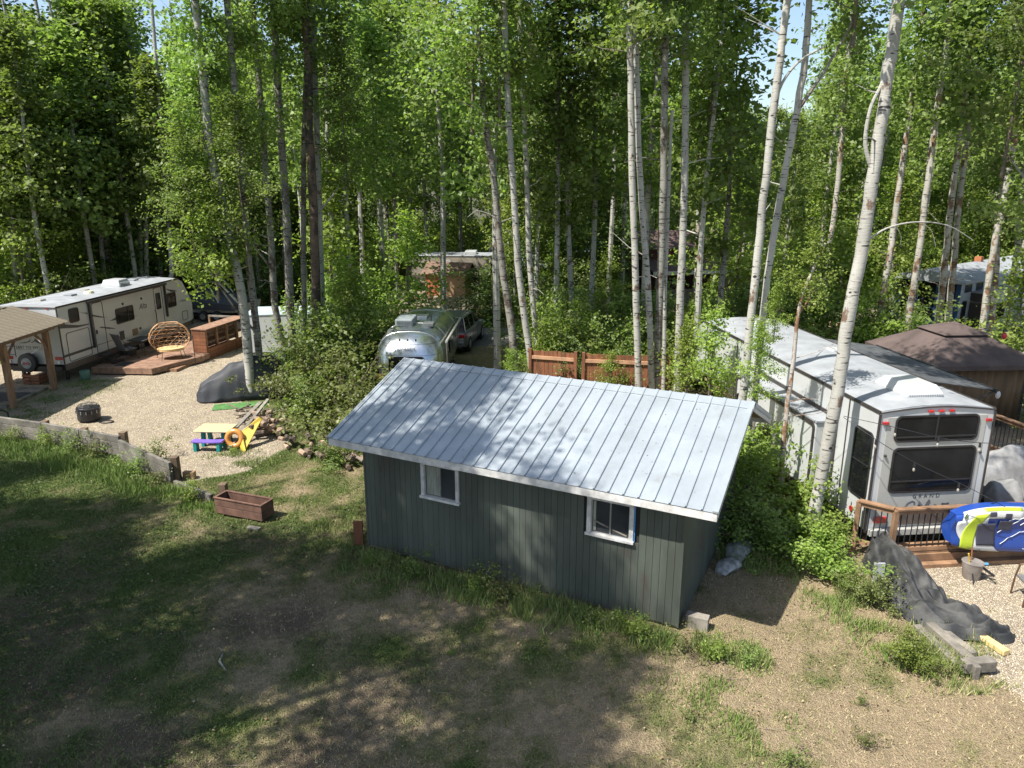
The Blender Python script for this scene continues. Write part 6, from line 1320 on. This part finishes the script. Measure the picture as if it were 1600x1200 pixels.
# weeds along the shed
wl=[(1.9,11.35),(1.2,11.65),(-.35,12.5),(-.9,12.8),(-2.2,13.5),(-2.7,13.6),(3.1,10.8),(3.5,10.6),(2.6,10.95)]
wd=['tall weed','leafy weed']
desc=['leafy yellow-green weed under the right shed window','leafy weed left of the right shed window against the wall','tallest leafy weed against the middle of the shed wall','dark leafy weed left of the tallest one at the shed wall','bright weed below the left shed window','bright leafy weed at the left corner of the shed wall','bright weed in the grass before the right shed corner','small weed right of the front corner of the shed','yellowish weed before the right end of the shed wall']
hs=[.8,.7,1.0,.85,.75,.8,.75,.6,.7]
for i,(x,y) in enumerate(wl): bush(WEED[i%3],desc[i],x+.25,y-.35,hs[i],name='weed',cat='weed')
for i,(x,y,s,lb) in enumerate([(-12.6,20.1,1.0,'dark leafy weed against the middle of the timber wall'),(-11.7,19.7,1.1,'bushy weed against the timber wall left of its first post'),(-13.6,20.5,.9,'leafy weed at the left part of the timber wall'),(-9.9,18.3,1.1,'weed growing over the lower section of the timber wall'),(-9.1,17.6,.9,'weed at the near end of the lower timber section'),(-7.9,16.7,.9,'green weed tuft left of the planter box'),(-9.9,19.4,1.0,'tall thin-stemmed weed behind the timber wall'),(-15,21,.9,'weed at the far left of the timber wall'),(-8.0,20.0,.35,'small green weed under the purple bench'),(3.7,8.2,.55,'broad-leaved weed sprig on the dry grass near the lower right'),(4.9,8.6,.45,'small weed sprig at the lower right on dry grass'),(-1.0,10.6,.25,'tiny green weed on the bare lawn patch left of centre'),(5.2,9.4,.3,'low green sprig on the dry grass left of the patio timbers'),(2.6,9.0,.5,'clump of weeds on the dry grass below the shed corner')]):
    bush(WEED[(i+1)%3],lb,x,y,s,name='weed',cat='weed')
# ---- forest trees
bg=[]; LAB=[]; SAPT=MB().tube([(0,0,-.05),(.08,.03,1.6),(.02,0,3.4),(0,0,5)],[.055,.045,.03,.012],6).build('trunk',M_bark2,smooth=True)
for k,(h,r,bk,m,zc,s) in enumerate([(17,.15,M_bark,CRF[0],6,1),(19,.17,M_bark,CRF[1],6.5,1),(15,.13,M_bark2,CRF[2],5.5,1),(18,.16,M_bark,CRF[3],6.5,1),(16,.14,M_bark2,CRF[0],4.5,1.1),(18,.15,M_bark,CRF[1],7,.95),(16,.14,M_bark,CRF[2],7,1.0)]):
    d,cl,tr=copyable(h,r,bk,m,zc,s); bg.append((d,cl)); bpy.data.objects.remove(tr)
excl=[(-13.5,-1.0,36,54),(7,15,41,52),(-21,-10.3,25,44.5),(-19,-12,38,44.5),(-3,31,33.5,40.2),(16,29,30,44),(-8,7,51.5,58.5)]
rs=random.Random(11); pts=[]
def okp(x,y,dmin):
    for a,b,c,d in excl:
        if a<x<b and c<y<d: return False
    return all((x-p[0])**2+(y-p[1])**2>dmin*dmin for p in pts)
n=0
for band,(y0,y1,num,dm) in enumerate([(34,46,32,2.2),(46,62,62,2.4),(62,82,80,2.8),(82,112,80,3.4)]):
    c=0;tries=0
    while c<num and tries<6000:
        tries+=1; y=rs.uniform(y0,y1); x=rs.uniform(-.72*y,.78*y+2)
        if not okp(x,y,dm): continue
        # a small opening to the sky at right of centre
        wedge=y>38 and abs(x/y-.325)<.06
        pts.append((x,y)); c+=1
        d,cl=bg[rs.randrange(len(bg))]; sc_=rs.uniform(.85,1.12)
        if wedge: sc_=min(sc_,(7.2+.105*y)/19.5)
        lab=['aspen in the near rank of the forest across the road','aspen in the middle of the forest beyond the campsites','aspen deep in the forest background','aspen of the farthest forest rank'][band]
        t=thing('aspen_tree',lab,'tree',(x,y,0),rs.uniform(0,6.28),['near forest aspens','middle forest aspens','deep forest aspens','farthest forest aspens'][band]); t.scale=(sc_,sc_,sc_)
        LAB.append((t,['front forest aspen','mid forest aspen','deep forest aspen','farthest forest aspen'][band]))
        o=bpy.data.objects.new('trunk',d); COL.objects.link(o); o.parent=t
        for m,z,s in cl: put(m,'crown',t,(0,0,z*rs.uniform(.8,1.15)),rs.uniform(0,6),s)
        if band<3 and rs.random()<.75: put(cr(rs.randint(0,1),'d' if rs.random()<.2 else 'b'),'crown',t,(rs.uniform(-.8,.8),rs.uniform(-.8,.8),rs.uniform(-.5,1.8)),rs.uniform(0,6),rs.uniform(.7,1.15))
# left/right flank trees in the nearer wood (outside the clearings)
for i,(x,y) in enumerate([(-25.5,40),(-24,44.5),(-15,49),(5.5,30.5),(8.3,29.5),(3.4,31.8),(7,27.5),(1.8,30.5),(-.6,29.8),(20.5,29),(23,27.5)]):
    d,cl=bg[i%len(bg)]; s=random.uniform(.85,1.05)
    t=thing('aspen_tree','aspen standing in the thin wood between the road and the campsites','tree',(x,y,0),random.uniform(0,6.28),'aspens between road and campsites'); t.scale=(s,s,s); LAB.append((t,'campsite aspen'))
    o=bpy.data.objects.new('trunk',d); COL.objects.link(o); o.parent=t
    for m,z,s2 in cl: put(m,'crown',t,(0,0,z),random.uniform(0,6),s2)
for i,(px_,Y) in enumerate([(560,44),(590,58),(615,47),(640,60),(665,57),(600,68),(650,72),(690,66),(540,52),(720,60)]):
    g=ay(px_,300,Y); d,cl=bg[i%len(bg)]; t=thing('aspen_tree','','tree',(g.x,Y,0),i*1.1,'middle forest aspens'); LAB.append((t,'backdrop aspen'))
    o=bpy.data.objects.new('trunk',d); COL.objects.link(o); o.parent=t; t.scale=(1.12,1.12,1.18)
    for m,z,s in cl: put(m,'crown',t,(0,0,z),i*.7,s*1.1)
# saplings filling the middle storey at the front of the wood
c=0; rq=random.Random(23)
while c<150:
    y=rq.uniform(33,56) if c<85 else rq.uniform(56,92); x=rq.uniform(-.72*y,.76*y+2)
    if any(a-1<x<b+1 and c0-1<y<d0+1 for a,b,c0,d0 in excl): continue
    c+=1; t=thing('aspen_sapling','','sapling',(x,y,0),rq.uniform(0,6.28),'saplings along the front of the wood'); z=rq.uniform(.4,3.2); s=rq.uniform(.9,1.5) if c<85 else rq.uniform(1.3,1.9); LAB.append((t,'leafy sapling'))
    o=share(SAPT,'trunk',t,(0,0,0),(0,0,0),(1,1,(z+3)/5)); put(cr(rq.randint(0,1),'b' if rq.random()<.88 else 'd'),'crown',t,(0,0,z),0,s)
# label each wood tree by what it stands above in view
LMK=[(-400,60,'the patio shelter at the left edge'),(60,150,'the left trailer rear half'),(150,235,'the left trailer air conditioner'),(235,300,'the left trailer front end'),(300,370,'the bar counter and covered boat'),(370,470,'the left trunks of the clump'),(470,560,'the bushes right of the dead trunk'),(560,640,'the left half of the silver trailer'),(640,700,'the right half of the silver trailer'),(700,760,'the silver grey car'),(760,840,'the left end of the cedar fence'),(840,930,'the left cedar fence panel'),(930,1010,'the right cedar fence panel'),(1010,1100,'the red cabin porch'),(1100,1170,'the front of the fifth-wheel trailer'),(1170,1250,'the twin slender trunks'),(1250,1330,'the middle of the fifth-wheel roof'),(1330,1400,'the big leaning aspen'),(1400,1510,'the navy front of the park trailer'),(1510,1580,'the right part of the brown gazebo'),(1580,2400,'the right picture edge')]
ORD=['nearest','second nearest','third nearest','fourth nearest','fifth nearest','sixth nearest','seventh nearest','eighth nearest','ninth nearest','tenth nearest','eleventh nearest','twelfth nearest','thirteenth nearest','fourteenth nearest']+[q+' nearest' for q in 'fifteenth sixteenth seventeenth eighteenth nineteenth twentieth twenty-first twenty-second twenty-third twenty-fourth twenty-fifth twenty-sixth twenty-seventh twenty-eighth'.split()]
zones={}
for t,kd in LAB:
    x,y=t.location.x,t.location.y; px=800+F*x/(y*math.cos(PIT)+CH*math.sin(PIT))
    lm=[l for a,b,l in LMK if a<=px<b] or [LMK[0][2] if px<0 else LMK[-1][2]]
    zones.setdefault((kd,lm[0]),[]).append((y,t))
for (kd,lm),L in zones.items():
    for i,(y,t) in enumerate(sorted(L,key=lambda q:q[0])): t['label']=(f'{ORD[min(i,27)]} {kd} in line with {lm}')
# shade trees to the left of and behind the viewpoint (their shade lies on lawn and shed)
SH=[(-11.5,6.0,7.5,1.0),(-9.6,8.6,9.5,1.0),(-14.5,9.0,7,1.0),(-13.5,4.0,8,1.0),(-8.3,4.6,9.5,1.0),(-10.5,1.0,8,1.0),(-9.0,10.8,11.2,.95),(-17.5,6.5,7.5,1),(-16.5,11.8,6.5,.9),(-17,2,7,1),(-12.6,7.4,9.5,1.1),(-8.4,6.6,12,1.0),(-15.5,5.2,9,1.1),(-12,9.6,11,1.0),(-9.5,3,9,1.0),(-19,11.5,7.5,1.1),(-21,14,7,1.0),(-17.8,9,8,1.1)]
for i,(x,y,z,s) in enumerate(SH):
    d,_=bg[i%len(bg)]
    t=thing('aspen_tree','tall aspen left of the viewpoint whose shade falls on the lawn','tree',(x,y,0),i*1.3,'aspens shading the lawn from outside the view')
    o=bpy.data.objects.new('trunk',d); COL.objects.link(o); o.parent=t; put(CR[i%4],'crown',t,(0,0,z),i*2.1,s)
    if x<-13 or i in (1,3): put(CR[(i+1)%4],'crown',t,(.4,-.3,z-1.2),i*1.1,s)
# undergrowth as one mass
ux,uy=[],[]
rs=np.random.RandomState(3)
while len(ux)<1500:
    y=rs.uniform(34,95); x=rs.uniform(-.82*y-3,.82*y+3)
    if any(a-.8<x<b+.8 and c-.8<y<d+.8 for a,b,c,d in excl): continue
    ux.append(x); uy.append(y)
for a,b,c,d,n_ in [(-30,-21.8,33,44,60),(-8.8,-5.2,27.5,34,26),(1,11,26.8,33,46),(11,16,27,31,16)]:
    for k in range(n_): ux.append(rs.uniform(a,b)); uy.append(rs.uniform(c,d))
me=bpy.data.meshes.new('undergrowth'); me.from_pydata([(a,b,-.1) for a,b in zip(ux,uy)],[],[]); ob=bpy.data.objects.new('undergrowth',me); COL.objects.link(ob)
ob['kind']='stuff'; tag(ob,'mass of green undergrowth covering the forest floor between the trunks','undergrowth')
ng=bpy.data.node_groups.new('undergrowth','GeometryNodeTree'); ng.interface.new_socket('Geometry',in_out='INPUT',socket_type='NodeSocketGeometry'); ng.interface.new_socket('Geometry',in_out='OUTPUT',socket_type='NodeSocketGeometry')
gi=ng.nodes.new('NodeGroupInput'); go=ng.nodes.new('NodeGroupOutput'); jn=ng.nodes.new('GeometryNodeJoinGeometry')
srcs=[o for o in bpy.data.objects if o.name.split('.')[0]=='foliage' and o.data in BUSH[2:]]
pick=[next(o for o in [q for q in bpy.data.objects if q.type=='MESH'] if o.data==BUSH[0]),next(o for o in srcs if o.data==BUSH[3])]
prev=None
for k,o in enumerate(pick):
    oi=ng.nodes.new('GeometryNodeObjectInfo'); oi.inputs['Object'].default_value=o; oi.inputs['As Instance'].default_value=True
    ip=ng.nodes.new('GeometryNodeInstanceOnPoints'); ng.links.new(gi.outputs[0],ip.inputs['Points']); ng.links.new(oi.outputs['Geometry'],ip.inputs['Instance'])
    rb=ng.nodes.new('FunctionNodeRandomValue'); rb.data_type='BOOLEAN'; rb.inputs['Seed'].default_value=1; rb.inputs['Probability'].default_value=.5
    sel=[s for s in rb.outputs if s.type=='BOOLEAN'][0]
    if k==1:
        nb=ng.nodes.new('FunctionNodeBooleanMath'); nb.operation='NOT'; ng.links.new(sel,nb.inputs[0]); sel=nb.outputs[0]
    ng.links.new(sel,ip.inputs['Selection'])
    rv=ng.nodes.new('FunctionNodeRandomValue'); rv.data_type='FLOAT_VECTOR'; rv.inputs['Seed'].default_value=5; rv.inputs[0].default_value=(0,0,0); rv.inputs[1].default_value=(0,0,6.28)
    rs_=ng.nodes.new('FunctionNodeRandomValue'); rs_.data_type='FLOAT_VECTOR'; rs_.inputs['Seed'].default_value=9; rs_.inputs[0].default_value=(.8,.8,.5); rs_.inputs[1].default_value=(1.9,1.9,1.9)
    ng.links.new(rv.outputs[0],ip.inputs['Rotation']); ng.links.new(rs_.outputs[0],ip.inputs['Scale']); ng.links.new(ip.outputs[0],jn.inputs[0])
ng.links.new(jn.outputs[0],go.inputs[0]); md=ob.modifiers.new('gn','NODES'); md.node_group=ng
bpy.data.objects.remove(SAPT)
print('objects',len(bpy.data.objects))
# thin fallen twigs over the lawn
rs=random.Random(77); m=MB()
for i in range(170):
    y=rs.uniform(8,19); x=rs.uniform(-.62*y,min(6.5,.6*y)); g_,r_=masks(np.array([x]),np.array([y]))
    if g_[0]<.1 or sdpoly(np.array([x]),np.array([y]),SHED)[0]<.1: continue
    a=rs.uniform(0,6.28); l=rs.uniform(.08,.4); z=float(hz(x,y)[0])+.02; d=Vector((math.cos(a),math.sin(a),rs.uniform(-.02,.12)))
    p=Vector((x,y,z)); q=p+d*l*.5+Vector((rs.uniform(-.03,.03),rs.uniform(-.03,.03),.01)); m.tube([p,q,p+d*l],[.005,.004,.002],3,cap=False)
o=m.build('fallen_twigs',M_twig); o['kind']='stuff'; tag(o,'thin dry twigs fallen on the lawn around the shed','twigs')
